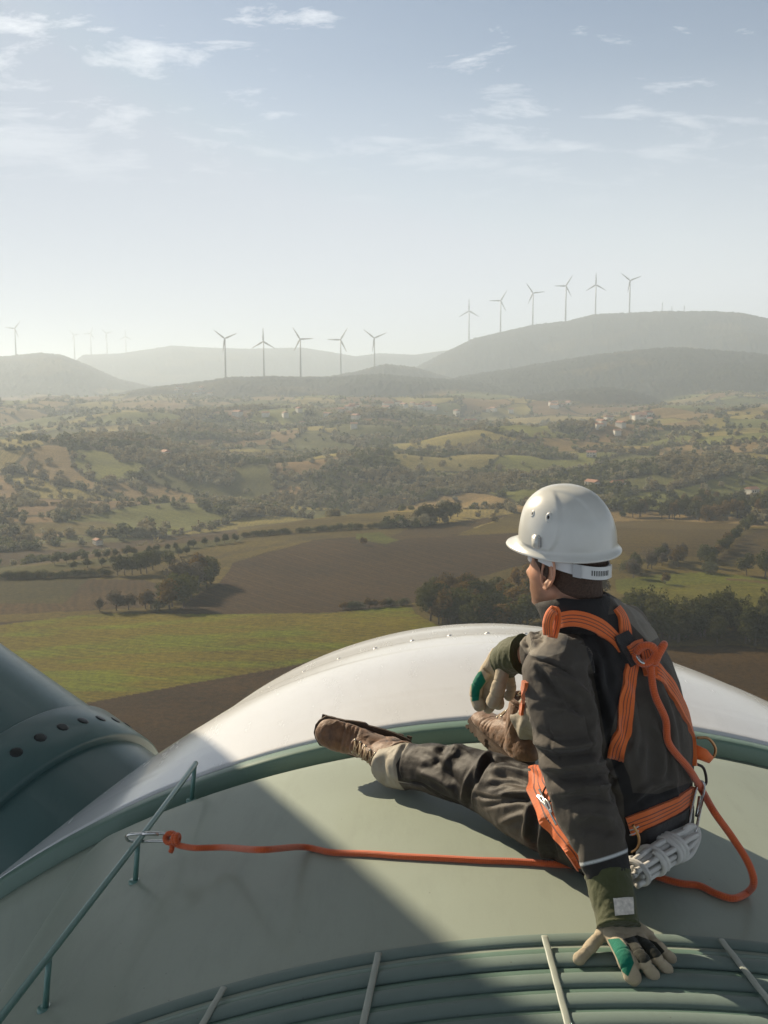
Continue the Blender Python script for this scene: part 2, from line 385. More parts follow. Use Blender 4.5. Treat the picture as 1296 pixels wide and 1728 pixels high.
vm = t.new('ShaderNodeVectorMath', _operation='SCALE', i0=ca.outputs['Color']); t.l.new(tot, vm.inputs['Scale'])
t.set(b, 'Base Color', t.mix(1.0, vm.outputs[0], (.42, .365, .175, 1), 'MULTIPLY'))
bh = t.math('ADD', t.math('MULTIPLY', nf, 1.0), t.math('MULTIPLY', st, 0.35))
t.set(b, 'Normal', t.new('ShaderNodeBump', Strength=1.0, Distance=0.8, Height=bh).outputs[0])
me = mesh_np('ground', np.stack([X_, Y_, Z_], -1), Fq[:, ::-1], [mg]); color_attr(me, 'field', col); float_attr(me, 'row', row); float_attr(me, 'amp', amp)
link('ground', me, kind='structure')
# ------------------------------------------------------------------ haze
mh = bpy.data.materials.new('haze'); mh.use_nodes = True; t = NT(mh.node_tree); t.n.clear()
pv = t.new('ShaderNodeVolumePrincipled', Density=HAZE_D, Anisotropy=0.28); pv.inputs['Color'].default_value = (.75, .87, 1, 1)
t.l.new(pv.outputs[0], t.new('ShaderNodeOutputMaterial').inputs['Volume'])
hz = link('haze', mesh_np('haze', *box((0, 19000, 110), (90000, 44000, 480)), mats=[mh], smooth=False), kind='stuff')
# ------------------------------------------------------------------ turbine nacelle, hub, blade and added shadow caster (close by)
def paint(name, col, rough=0.22, spk=0.05, coat=0.6, spec=.5):
    m = bpy.data.materials.new(name); m.use_nodes = True; t = NT(m.node_tree); t.n.clear()
    b = t.new('ShaderNodeBsdfPrincipled'); t.l.new(b.outputs[0], t.new('ShaderNodeOutputMaterial').inputs[0])
    co = t.new('ShaderNodeTexCoord').outputs['Object']
    f = t.noise(co, 1.6, 5, 0.6); g = t.noise(co, 240, 2, 0.5); d = t.noise(t.mapping(co, (14, 3, 6)), 1.0, 6, 0.7)
    v = t.math('ADD', t.math('MULTIPLY', f, 0.16), t.math('ADD', t.math('MULTIPLY', g, spk), t.math('MULTIPLY', t.ramp(d, [(0.5, 0), (0.8, 1)]), -0.10)))
    vm = t.new('ShaderNodeVectorMath', _operation='SCALE', i0=col); t.l.new(t.math('ADD', v, 0.90), vm.inputs['Scale'])
    # scattered grime specks
    vo = t.new('ShaderNodeTexVoronoi', Vector=co, Scale=26.0, Randomness=1.0)
    vc = t.new('ShaderNodeSeparateColor', Color=vo.outputs['Color']).outputs[0]
    sp = t.math('MULTIPLY', t.ramp(vo.outputs['Distance'], [(0.02, 1.0), (0.06, 0.0)]), t.ramp(vc, [(0.62, 0.0), (0.66, 0.8)]))
    c = t.mix(sp, vm.outputs[0], (.10, .10, .09, 1))
    t.set(b, 'Base Color', c); t.set(b, 'Roughness', t.math('ADD', t.math('MULTIPLY', d, 0.12), rough-.05))
    t.set(b, 'Specular IOR Level', spec); t.set(b, 'Coat Weight', coat); t.set(b, 'Coat Roughness', 0.12)
    t.set(b, 'Normal', t.new('ShaderNodeBump', Strength=0.08, Distance=0.002, Height=g).outputs[0])
    return m
M_ROOF = paint('nacelle paint', (.285, .322, .272), 0.42, coat=.07, spec=.10)
M_HUB = paint('hub paint', (.60, .61, .625), 0.25, coat=.5)
M_BAND = paint('collar paint', (.125, .20, .16), 0.4, coat=.05)
M_BLADE = paint('blade paint', (.068, .13, .125), 0.35, coat=.12)
M_RAIL = paint('rail paint', (.10, .22, .19), 0.3, coat=.5)
M_RIB = paint('vent paint', (.165, .215, .195), .5, coat=0, spec=.1)
M_BOLT = mat('bolt steel', (.05, .055, .055), 0.35, 0.9)
M_STEEL = mat('polished steel', (.62, .62, .60), 0.22, 1.0, bump=(90, .1, .001))
XC = 0.50; RR = 3.3
def roof_z(x, y):
    dx = np.abs(np.asarray(x, float)-XC); dx0 = 1.42
    z = -(RR-np.sqrt(RR*RR-np.minimum(dx, dx0)**2))
    y = np.asarray(y, float)
    e = np.clip((y-3.36)/0.11, 0, 1); z = z-0.045*e**2.2
    return z
nac = thing('turbine_nacelle', 'pale green wind turbine nacelle roof that the worker sits on', 'nacelle', (XC, 2.0, -3.0))
def section(dx0=1.42, rc=0.22, low=-2.6):
    """cross-section of the roof as (x, z) list, left to right"""
    pts = []
    a0 = math.asin(dx0/RR)
    for k in range(41):
        a = -a0+2*a0*k/40; pts.append((RR*math.sin(a), -RR+RR*math.cos(a)))
    xe, ze = pts[-1]; c = (xe-rc*math.sin(a0), ze-rc*math.cos(a0)); side = []
    for k in range(1, 13):
        a = a0+(math.pi/2-a0-.02)*k/12; side.append((c[0]+rc*math.sin(a), c[1]+rc*math.cos(a)))
    side.append((side[-1][0]+.04, -1.3)); side.append((side[-1][0]-.05, low))
    L = [(-x, z) for x, z in side[::-1]]; return L+pts+side
SECT = np.array(section())
ys = [(0.2, 0), (1.0, 0), (1.6, 0), (1.75, 0), (2.2, 0), (2.8, 0), (3.3, 0), (3.37, 0), (3.40, .003), (3.425, .009), (3.445, .02), (3.455, .035), (3.46, .055), (3.462, .11), (3.462, .25)]
V = np.concatenate([np.stack([XC+SECT[:, 0]*(1-d*.5), np.full(len(SECT), y), SECT[:, 1]-d], -1) for y, d in ys]); n = len(SECT)
I, J = np.meshgrid(np.arange(len(ys)-1), np.arange(n-1), indexing='ij'); q = I*n+J
put('roof_shell', mesh_np('roof_shell', V, np.stack([q, q+1, q+n+1, q+n], -1).reshape(-1, 4), [M_ROOF]), nac)
def arcstrip(prof, R0, span=1.25, nseg=96, z0=0.0, thick=None):
    """revolve-ish strip: prof list of (Y, z at crest, R)"""
    Vs = []
    for Y, zc, R in prof:
        a = np.linspace(-span, span, nseg); Vs.append(np.stack([XC+.04+R*np.sin(a), np.full(nseg, Y), zc-R+R*np.cos(a)], -1))
    I, J = np.meshgrid(np.arange(len(prof)-1), np.arange(nseg-1), indexing='ij'); q = I*nseg+J
    return np.concatenate(Vs), np.stack([q, q+1, q+nseg+1, q+nseg], -1).reshape(-1, 4)
put('inner_ledge', mesh_np('inner_ledge', *arcstrip([(.8, -.24, 3.35), (3.30, -.20, 3.35), (3.40, -.08, 3.38), (3.44, -.062, 3.4), (3.50, -.058, 3.4), (3.60, -.060, 3.4), (3.605, -.10, 3.4)], 3.4), mats=[M_ROOF]), nac)
put('collar_ring', mesh_np('collar_ring', *arcstrip([(3.585, -.10, 3.42), (3.585, -.012, 3.42), (3.588, -.006, 3.42), (3.60, -.001, 3.42), (3.64, .0, 3.42), (3.66, -.004, 3.42), (3.664, -.03, 3.42)], 3.4), mats=[M_BAND]), nac)
# hub / spinner in front of the nacelle
hub = thing('turbine_rotor', 'glossy off-white rotor dome in front of the nacelle roof, with a teal blade root', 'turbine rotor', (XC, 5.0, -2.5))
kp = catmull([(3.68, .010, 3.36), (3.95, .042, 3.08), (4.3, .066, 2.76), (4.6, .056, 2.50), (4.80, .030, 2.37), (4.93, -.020, 2.28)], 12)
prof = [(3.66, -.05, 3.4), (3.661, -.002, 3.4), (3.665, .006, 3.385)]
for Y, z, R in kp:
    d = -.0016*math.exp(-((Y-3.905)/.006)**2)-.003/(1+math.exp(-(Y-4.50)/.004)); prof.append((Y, z+d, R))
for k in range(1, 15):
    a = k/14*math.pi/2; prof.append((4.93+2.3*math.sin(a), -.02-2.24*(1-math.cos(a)), max(.02, 2.28*math.cos(a))))
hubm = mesh_np('spinner_shell', *arcstrip(prof, 3, span=1.9, nseg=140), mats=[M_HUB])
put('spinner_shell', hubm, hub)
for k in range(17):
    a = -0.55+k*0.075; R = 2.35
    c = (XC+.04+R*math.sin(a), 4.80, .028-R+R*math.cos(a)); nrm = (math.sin(a), .2, math.cos(a))
    v, f = lathe([(0.0, .005), (.006, .005), (.009, .003), (.010, 0), (.013, 0), (.013, -.004)], 12, c, axes(nrm))
    put('bolt_cap', mesh_np('bolt_cap', v, f, [M_HUB]), hub)
# blade root leaving the hub to the left
_d1 = np.array([float(q) for q in ray(272, 1276)]); _d2 = np.array([float(q) for q in ray(0, 1085)]); _n = np.cross(_d1, _d2); _n /= np.linalg.norm(_n)
if _n[2] < 0: _n = -_n
BD = np.array((-.80, .42, 0)); BD[2] = -(BD@_n)/_n[2]; BD /= np.linalg.norm(BD)   # axis lies along the seen outline
BR0 = 0.80; BC = np.array(P(272, 1276, 4.9))-_n*BR0
bx = axes(BD, (0, 0, 1))     # columns: up-ish, side, axis
FL0 = .10
def bcyl(prof, seg=128): return lathe(prof, seg, BC, bx)
blade = put('blade', mesh_np('blade', *bcyl([(BR0*.97, -1.2), (BR0*.985, .02), (BR0, .5), (BR0, 3), (BR0*.99, 8), (BR0*.9, 14), (BR0*.5, 30), (.05, 38)]), mats=[M_BLADE]), hub, 'dark teal blade root with a bolted flange')
put2('flange', mesh_np('flange', *bcyl([(BR0*.95, FL0), (BR0*1.02, FL0), (BR0*1.035, FL0+.015), (BR0*1.035, FL0+.265), (BR0*1.02, FL0+.28), (BR0*.98, FL0+.28)]), mats=[M_BLADE]), blade)
for k in range(40):
    a = 2*math.pi*k/40; d = bx@np.array((math.cos(a), math.sin(a), 0))
    c = BC+BD*(FL0+.14)+d*BR0*1.035
    v, f = lathe([(0, .004), (.020, .004), (.024, .003), (.025, 0), (.028, .0), (.028, -.01)], 10, c, axes(d))
    put2('flange_bolt', mesh_np('flange_bolt', v, f, [M_BOLT]), blade)
# unattached blade-shaped caster, added unseen left of the frame to shadow the roof
E1 = np.array(PZ(475, 1345, -.10)); E2 = np.array(PZ(815, 1590, 0.0)); bd = (E2-E1)*np.array((1, 1, 0)); bd /= np.linalg.norm(bd); sd = np.array(sdir)
k_ = -(sd[:2]@bd[:2]); bv_ = sd+k_*bd; bv_ /= np.linalg.norm(bv_); pn = np.cross(bd, sd); pn /= np.linalg.norm(pn); pn *= -np.sign(pn[0])
b2 = E1+sd*6.5+pn*1.3; b2 = b2-bv_*(b2[2]-1.0)/bv_[2]
v, f = lathe([(1.0, -.02), (1.3, 0), (1.3, 14), (1.1, 20), (.5, 34), (.02, 42)], 48, b2, axes(bv_))
put('blade', mesh_np('blade', v, f, [M_BLADE]), hub, 'added upright shadow caster, out of view')
# grab rail on the left of the roof
def on_roof(px_, py_):
    a, y, z = ray(px_, py_)
    for t_ in np.linspace(1.0, 4.5, 7000):
        if HC+z*t_ <= roof_z(a*t_, y*t_): return Vector((a*t_, y*t_, float(roof_z(a*t_, y*t_))))
rail = thing('grab_rail', 'thin green grab rail on short posts along the left of the roof', 'rail', tuple(on_roof(228, 1487)))
posts = [(323, 1350), (228, 1487), (76, 1702)]
tops = []
for (a_, b_), top in zip(posts, [(329, 1290), (233, 1419), (83, 1612)]):
    bs = on_roof(a_, b_); tp = P(top[0], top[1], bs.y+.004); tops.append(tp)
    put('post', mesh_np('post', *tube([bs-Vector((0, 0, .01)), bs*.5+tp*.5, tp], .0075, 12), mats=[M_RAIL]), rail)
    v, f = lathe([(0, .004), (.017, .004), (.019, 0), (.019, -.006)], 16, bs, axes((0, 0, 1)))
    put('post_foot', mesh_np('post_foot', v, f, [M_RAIL]), rail)
d01 = (tops[1]-tops[0]).normalized(); d12 = (tops[2]-tops[1])
railp = [tops[0]-d01*.006, tops[0]+d01*.05, tops[1], tops[2], tops[2]+d12*1.2]
put('rail_tube', mesh_np('rail_tube', *tube(catmull(railp, 8), .0088, 14), mats=[M_RAIL]), rail)
# vent grille bands across the rear of the roof
vent = thing('roof_vent', 'ribbed vent grille with pale straps across the near end of the roof', 'vent', (XC, 2.0, -.05))
def ribpath(y0, y1, dz, x0=-1.02, x1=1.95, sag=.0):
    xs = np.linspace(x0, x1, 60); yy = y0+(y1-y0)*((xs-.32)/1.3)**2
    return np.stack([xs, yy, roof_z(xs, yy)+dz], -1)
ymid = [2.145, 2.06, 1.985, 1.915, 1.85, 1.79, 1.73, 1.67]
for k, y0 in enumerate(ymid):
    p_ = ribpath(y0, y0-.075, .004 if k else .002)
    w_ = .024
    put('rib', mesh_np('rib', *tube(p_, w_ if k else .020, 14, up=(0, 0, 1), flat=.40), mats=[M_RIB]), vent)
    if k:
        p2 = ribpath(y0+.039, y0+.039-.075, .0005)
        put('gap_channel', mesh_np('gap_channel', *tube(p2, .014, 8, up=(0, 0, 1), flat=.15), mats=[M_BAND]), vent)
M_STRAP = paint('strap paint', (.32, .35, .30), .45, coat=.1)
for a_ in (-.34, -.01, .345, .72, 1.15):
    pth = []
    for y0 in np.linspace(2.135, 1.62, 60):
        xx = a_+(2.15-y0)*(a_-XC+.12)*.30; yy = y0-.075*((xx-.32)/1.3)**2
        pth.append((xx, yy, float(roof_z(xx, yy))+.0165+.0008*math.cos((y0-2.145)/.072*2*math.pi)))
    put('strap', mesh_np('strap', *tube(pth, .0075, 10, up=(0, 0, 1), flat=.3), mats=[M_STRAP]), vent)
# ------------------------------------------------------------------ trees
def leafmat(name, c1, c2):
    m = bpy.data.materials.new(name); m.use_nodes = True; t = NT(m.node_tree); t.n.clear()
    ra = t.new('ShaderNodeAttribute', _attribute_name='tone').outputs['Fac']; oi = t.new('ShaderNodeObjectInfo').outputs['Random']
    f = t.math('ADD', t.math('MULTIPLY', ra, 0.6), t.math('MULTIPLY', oi, 0.4))
    c = t.mix(f, (*c1, 1), (*c2, 1))
    d = t.new('ShaderNodeBsdfDiffuse', Color=c); tr = t.new('ShaderNodeBsdfTranslucent', Color=c)
    x = t.new('ShaderNodeMixShader'); t.set(x, 0, 0.3); t.l.new(d.outputs[0], x.inputs[1]); t.l.new(tr.outputs[0], x.inputs[2])
    t.l.new(x.outputs[0], t.new('ShaderNodeOutputMaterial').inputs[0]); return m
LM = {'dark': leafmat('dark foliage', (.030, .038, .014), (.085, .080, .026)), 'green': leafmat('green foliage', (.045, .055, .018), (.115, .11, .034)),
      'autumn': leafmat('autumn foliage', (.08, .062, .025), (.20, .125, .038)), 'grey': leafmat('grey twigs', (.085, .072, .050), (.16, .135, .095)),
      'olive': leafmat('olive foliage', (.055, .065, .032), (.11, .115, .055)),
      'w1': leafmat('wood foliage', (.065, .075, .028), (.19, .185, .072)), 'w2': leafmat('pale wood foliage', (.15, .145, .08), (.30, .27, .17)), 'w3': leafmat('autumn wood foliage', (.14, .12, .065), (.28, .23, .12))}
M_BARK = mat('bark', (.085, .062, .042), 0.9, noise=(8, .3))
rg = np.random.default_rng(7)
def crown(n, size, lobes, shape, seed):
    r = np.random.default_rng(seed); C0 = []; R0 = []
    for k in range(lobes):
        if shape == 'cone':
            h = r.uniform(.08, .95); w_ = .17*(1-h)+.04; a = r.uniform(0, 6.28); C0.append((w_*.6*math.cos(a), w_*.6*math.sin(a), h)); R0.append(w_*r.uniform(.8, 1.2)+.02)
        elif shape == 'bush':
            a = r.uniform(0, 6.28); q = r.uniform(0, .42); C0.append((q*math.cos(a), q*math.sin(a), r.uniform(.25, .72)-q*.5)); R0.append(r.uniform(.16, .27))
        else:
            d = r.normal(size=3); d /= np.linalg.norm(d); q = r.uniform(.3, 1); C0.append((d[0]*.29*q*(1.1-.4*max(d[2], 0)), d[1]*.29*q, .53+d[2]*.30*q)); R0.append(r.uniform(.10, .20))
    C0 = np.array(C0); R0 = np.array(R0)
    k = r.choice(lobes, n, p=R0**2/np.sum(R0**2)); d = r.normal(size=(n, 3)); d /= np.linalg.norm(d, axis=1)[:, None]
    p = C0[k]+d*(R0[k]*r.uniform(.65, 1.08, n))[:, None]; p[:, 2] = np.maximum(p[:, 2], .02)
    nn = d+r.normal(size=(n, 3))*.55; nn /= np.linalg.norm(nn, axis=1)[:, None]
    t_ = np.cross(nn, r.normal(size=(n, 3))); t_ /= np.linalg.norm(t_, axis=1)[:, None]; b_ = np.cross(nn, t_)
    s = size*r.uniform(.5, 1.3, n)[:, None]
    V = np.stack([p-t_*s, p+b_*s*.7, p+t_*s, p-b_*s*.7], 1).reshape(-1, 3)
    tone = np.clip(r.uniform(0, 1, lobes)[k]*.7+r.uniform(0, .5, n), 0, 1)
    return V, np.arange(4*n).reshape(-1, 4), np.repeat(tone, 4), C0, R0
def trunk_parts(C0, seed, hgt=.45, r0=.022, limbs=7, ends=None):
    r = np.random.default_rng(seed); parts = []
    top = np.array((r.uniform(-.03, .03), r.uniform(-.03, .03), hgt)); parts.append(tube(catmull([(0, 0, -.04), (.008, 0, .12), top*.7+np.array((0, .01, 0)), top], 4), np.linspace(r0*1.3, r0*.6, 13), 7, caps=False))
    for c in (C0[:limbs] if ends is None else ends):
        c = np.array(c); s = top*r.uniform(.55, 1); m = (s+c)/2+r.normal(size=3)*.02; parts.append(tube(catmull([s, m, c], 3), np.linspace(r0*.5, r0*.12, 7), 5, caps=False))
    return parts
PROTO = {}
def proto(kind, seed):
    key = (kind, seed)
    if key in PROTO: return PROTO[key]
    if kind == 'bare':
        r = np.random.default_rng(seed); ends = [(r.normal()*.2, r.normal()*.2, r.uniform(.55, 1.0)) for _ in range(26)]
        tm = join_me('trunk', trunk_parts(None, seed, .35, .022, 0, ends), [M_BARK])
        V, Fc, tone, C0, R0 = crown(600, .02, 16, 'round', seed); cm = mesh_np('crown', V, Fc, [LM['grey']], smooth=False); float_attr(cm, 'tone', tone)
    else:
        shp = {'cypress': 'cone', 'bush': 'bush', 'dbush': 'bush'}.get(kind, 'round')
        V, Fc, tone, C0, R0 = crown(1500 if shp != 'cone' else 900, .036 if shp != 'cone' else .03, {'round': 17, 'bush': 14, 'cone': 22}[shp], shp, seed)
        mt = {'cypress': 'dark', 'bush': 'olive', 'dbush': 'dark', 'dark': 'dark', 'green': 'green', 'autumn': 'autumn', 'grey': 'grey', 'olive': 'olive'}[kind]
        cm = mesh_np('crown', V, Fc, [LM[mt]], smooth=False); float_attr(cm, 'tone', tone)
        tm = join_me('trunk', trunk_parts(C0, seed, .45 if shp == 'round' else (.2 if shp == 'bush' else .6)), [M_BARK])
    PROTO[key] = (cm, tm); return PROTO[key]
def tree(name, kind, loc, h, label, cat, group, seed, wide=1.0):
    cm, tm = proto(kind, seed)
    r = thing(name, label, cat, loc, group); r.rotation_euler.z = rg.uniform(0, 6.28); r.scale = (h*wide, h*wide, h)
    link('crown', cm, r); link('trunk', tm, r); return r
NTREE = 0; HS = 1.25
ORD = 'first second third fourth fifth sixth seventh eighth ninth tenth eleventh twelfth thirteenth fourteenth fifteenth sixteenth seventeenth eighteenth nineteenth twentieth twenty-first twenty-second'.split()
NUM = 'none one two three four five six seven eight nine ten eleven twelve thirteen fourteen fifteen sixteen seventeen eighteen nineteen twenty twenty-one twenty-two'.split()
def place(poly_or_pts, n, h0, h1, kinds, label, group, name='tree', cat='tree', along=False, wide=1.0, jit=0):
    global NTREE; k = 0; tries = 0; made = []
    while k < n and tries < n*40:
        tries += 1
        if along:
            q = catmull([np.array((*p_, 0.)) for p_ in poly_or_pts], 12); s = (k+.5+rg.uniform(-.3, .3))/n*(len(q)-1); i = min(int(s), len(q)-2); c = q[i]+(q[i+1]-q[i])*(s-i)
            x, y = c[0]+rg.normal()*jit, c[1]+rg.normal()*jit*.3
        else:
            A = np.array(poly_or_pts, float); x, y = rg.uniform(A[:, 0].min(), A[:, 0].max()), rg.uniform(A[:, 1].min(), A[:, 1].max())
            if not inpoly(np.array([x]), np.array([y]), poly_or_pts)[0]: continue
        p_ = hit(x, y)
        if p_ is None: k += along; continue
        kd = kinds[int(rg.integers(len(kinds)))]
        made.append(tree(name, kd, p_, rg.uniform(h0, h1)*HS, label, cat, group, int(rg.integers(3)), wide*1.1)); k += 1; NTREE += 1
    if n <= 22:
        made.sort(key=lambda o: proj(np.array(o.location))[0])
        for i, o in enumerate(made): o['label'] = label+', '+('leftmost of %s' % NUM[len(made)] if i == 0 else 'rightmost of %s' % NUM[len(made)] if i == len(made)-1 else ORD[i]+' from the left')
place([(278,1030),(290,1008),(345,975),(348,1000),(310,1030)], 12, 7.5, 12, ['autumn', 'grey', 'green'], 'tall tree in the thicket between the brown fields', 'trees of the left thicket', wide=1.15)
place([(338,988),(358,982),(358,992),(340,998)], 3, 8, 10, ['dark', 'green'], 'dark tree at the right end of the left thicket', 'dark trees right of the left thicket')
place([(190,972),(225,970),(250,968)], 5, 6, 8, ['dark', 'green'], 'leafy tree along the field edge left of the thicket', 'trees along the left field edge', along=True)
for x_, y_, h_, lb in ((258,962,10,'round dark tree standing alone just left of the rounded thicket'), (286,958,8,'smaller round tree between the lone round tree and the thicket')):
    tree('tree', 'dark' if x_ == 258 else 'green', hit(x_, y_), h_, lb, 'tree', None, 1, 1.15)
tree('bare_tree', 'bare', hit(341, 962), 7, 'small pale leafless tree in the stubble behind the left thicket', 'tree', None, 0)
place([(0,977),(60,976),(120,974),(190,972)], 20, 2.2, 3.8, ['bush', 'dbush'], 'low bush in the hedge at the left edge', 'bushes of the left hedge', 'bush', 'bush', True, 1.3)
for a_, b_ in (((85,954),(408,913)), ((120,962),(330,935))):
    place([a_, ((a_[0]+b_[0])/2, (a_[1]+b_[1])/2+1), b_], 19 if a_[0] == 85 else 11, 3.2, 4.4, ['olive'], 'small olive tree in the '+('back' if a_[0] == 120 else 'front')+' orchard row', 'olive trees in the orchard rows', 'olive_tree', 'olive tree', True, 1.15)
place([(405,907),(470,902),(540,897),(600,893),(660,890),(700,884)], 22, 2.5, 4.2, ['dbush', 'bush'], 'dark bush in the hedge above the big field', 'bushes above the big brown field', 'bush', 'bush', True, 1.5)
place([(705,884),(740,880),(782,872)], 8, 7, 11, ['dark', 'green'], 'dark tree in the line left of the white helmet', 'trees left of the helmet', along=True, jit=4)
tree('bush', 'autumn', hit(614, 920), 4.5, 'rusty bush standing alone inside the big brown field', 'bush', None, 0, 1.4)
place([(708,1044),(714,1026),(770,1012),(830,1000),(900,992),(1010,1000),(1010,1064),(890,1066),(760,1062)], 80, 7, 11, ['dark', 'autumn', 'green', 'autumn', 'dark'], 'tree in the dense dark wood left of the worker\'s face and shoulder', 'trees of the dark wood behind the worker', wide=1.1)
place([(1030,1080),(1030,1045),(1120,1058),(1200,1060),(1300,1052),(1420,1055),(1420,1092),(1200,1090),(1100,1088)], 75, 7, 11, ['dark', 'cypress', 'dark', 'green', 'dark'], 'dark tree in the belt above the brown field at the right edge', 'trees of the right dark belt')
place([(1055,1050),(1100,1052),(1160,1060),(1240,1060),(1300,1058)], 12, 8, 12, ['cypress'], 'narrow dark cypress rising from the right belt', 'cypresses of the right belt', 'cypress_tree', 'tree', True, 1.0, 6)
place([(1205,945),(1230,922),(1258,895),(1290,872)], 15, 4.5, 6.5, ['autumn', 'dark', 'green'], 'brownish bush in the slanting hedge right of the helmet', 'bushes of the slanting hedge', 'bush', 'bush', True, 1.25, 2)
place([(1050,880),(1050,858),(1120,850),(1320,845),(1320,872),(1200,882),(1120,878)], 60, 7, 11, ['dark', 'green', 'dark', 'autumn'], 'tree in the wooded strip above the brown field right of the helmet', 'trees of the strip right of the helmet')
place([(1040,960),(1080,945),(1200,945),(1200,968),(1120,966),(1050,985)], 14, 5, 8, ['grey', 'bush', 'green', 'autumn'], 'scrubby tree below the field right of the helmet', 'scrub trees right of the helmet')
place([(1235,975),(1290,962),(1400,960),(1400,978)], 10, 7, 10, ['dark', 'green', 'grey'], 'tree of the grove above the right green meadow', 'trees of the right grove')
tree('tree', 'bare', hit(1093, 960), 10, 'spreading leafless tree right of the helmet strap', 'tree', None, 1, 1.2)
tree('bush', 'autumn', hit(1122, 986), 5.5, 'round yellowish bush alone in the green meadow on the right', 'bush', None, 2, 1.3)
place([(155,1032),(205,1030),(250,1028),(275,1030)], 6, 4, 6.5, ['grey', 'bush', 'autumn'], 'pale shrub along the top of the green field', 'shrubs above the green field', 'bush', 'bush', True, 1.1)
place([(575,1029),(610,1027),(645,1024),(690,1021)], 8, 2, 3.2, ['bush', 'autumn'], 'low shrub at the bend of the green field', 'shrubs at the bend of the green field', 'bush', 'bush', True, 1.5)
# woods too many to count: one object
def lowtrees(name, kind_cols, pts, hs, n_leaf, size, seed):
    protos = [crown(n_leaf, size, 9, 'round', seed+k) for k in range(5)]
    idx = rg.integers(0, 5, len(pts)); Vs = []; To = []
    for k, (V, Fc, tone, _, _) in enumerate(protos):
        m = np.nonzero(idx == k)[0]
        if len(m) == 0: continue
        a = rg.uniform(0, 6.28, len(m)); c, s = np.cos(a), np.sin(a); wd = rg.uniform(.95, 1.45, len(m))
        X = (V[None, :, 0]*c[:, None]-V[None, :, 1]*s[:, None])*(hs[m]*wd)[:, None]+pts[m, 0][:, None]; Yv = (V[None, :, 0]*s[:, None]+V[None, :, 1]*c[:, None])*(hs[m]*wd)[:, None]+pts[m, 1][:, None]
        Zv = (V[None, :, 2]-.22)*hs[m][:, None]+pts[m, 2][:, None]
        Vs.append(np.stack([X, Yv, Zv], -1).reshape(-1, 3)); To.append((tone[None, :]*.35+rg.uniform(0, .65, len(m))[:, None]).ravel())
    V = np.concatenate(Vs); me = mesh_np(name, V, np.arange(len(V)).reshape(-1, 4), [kind_cols], smooth=False); float_attr(me, 'tone', np.concatenate(To)); return me
def woodpts(n, r0, r1, thr, az=24):
    a = np.radians(rg.uniform(-az, az, n)); r = np.exp(rg.uniform(math.log(r0), math.log(r1), n)); x = r*np.sin(a); y = r*np.cos(a)
    wd = fbm(x/150, y/120, oct=3, seed=60)
    u = x/120+0.9*vnoise(x/210, y/210, seed=40); v = y/150+0.9*vnoise(x/190, y/190, seed=41); iu = np.floor(u); iv = np.floor(v); best = np.full(u.shape, 9.); sec = best.copy()
    for du in (-1, 0, 1):
        for dv in (-1, 0, 1):
            gx = (iu+du).astype(np.int64); gy = (iv+dv).astype(np.int64); d = np.hypot(gx+.5+_h(gx, gy, 0, 50)*.42-u, gy+.5+_h(gx, gy, 0, 51)*.42-v)
            sec = np.where(d < best, best, np.minimum(sec, d)); best = np.minimum(best, d)
    val = np.clip((r-640)/260, 0, 1)*np.clip((1150-r)/200, 0, 1)*.50*np.clip(.25+vnoise(x/90, y/60, seed=77), 0, 1.2)
    keep = (wd+val > thr) | ((sec-best < .05) & (rg.uniform(0, 1, n) < .8)) | (rg.uniform(0, 1, n) < .035)
    z, hl = T(x, y); keep &= (hl < .5)
    q1, q2 = proj(np.stack([x, y, z], -1)); 
    for poly, _c, _d, _s in FIELDS[2:]: keep &= ~inpoly(q1, q2, poly)
    return np.stack([x, y, z], -1)[keep]
p1 = woodpts(17000, 600, 1250, .56); h1 = rg.uniform(5, 11, len(p1))*(1+.3*vnoise(p1[:, 0]/60, p1[:, 1]/60))
p2 = woodpts(44000, 1200, 4200, .56); h2 = rg.uniform(6, 12, len(p2))
for nm, pts, hs, nl, sz in (('valley_woods', p1, h1, 110, .10), ('far_woods', p2, h2, 34, .19)):
    sel = vnoise(pts[:, 0]/45, pts[:, 1]/45, seed=88)+rg.normal(size=len(pts))*.25
    for sub, mk, mt in (('dark', sel > .15, 'w1'), ('grey', (sel <= .15) & (sel > -.25), 'w2'), ('autumn', sel <= -.25, 'w3')):
        link(nm, lowtrees(nm, LM[mt], pts[mk], hs[mk], nl, sz, 300), None, 'mixed woods and hedges covering the rolling country towards the hills', 'woods', kind='stuff')
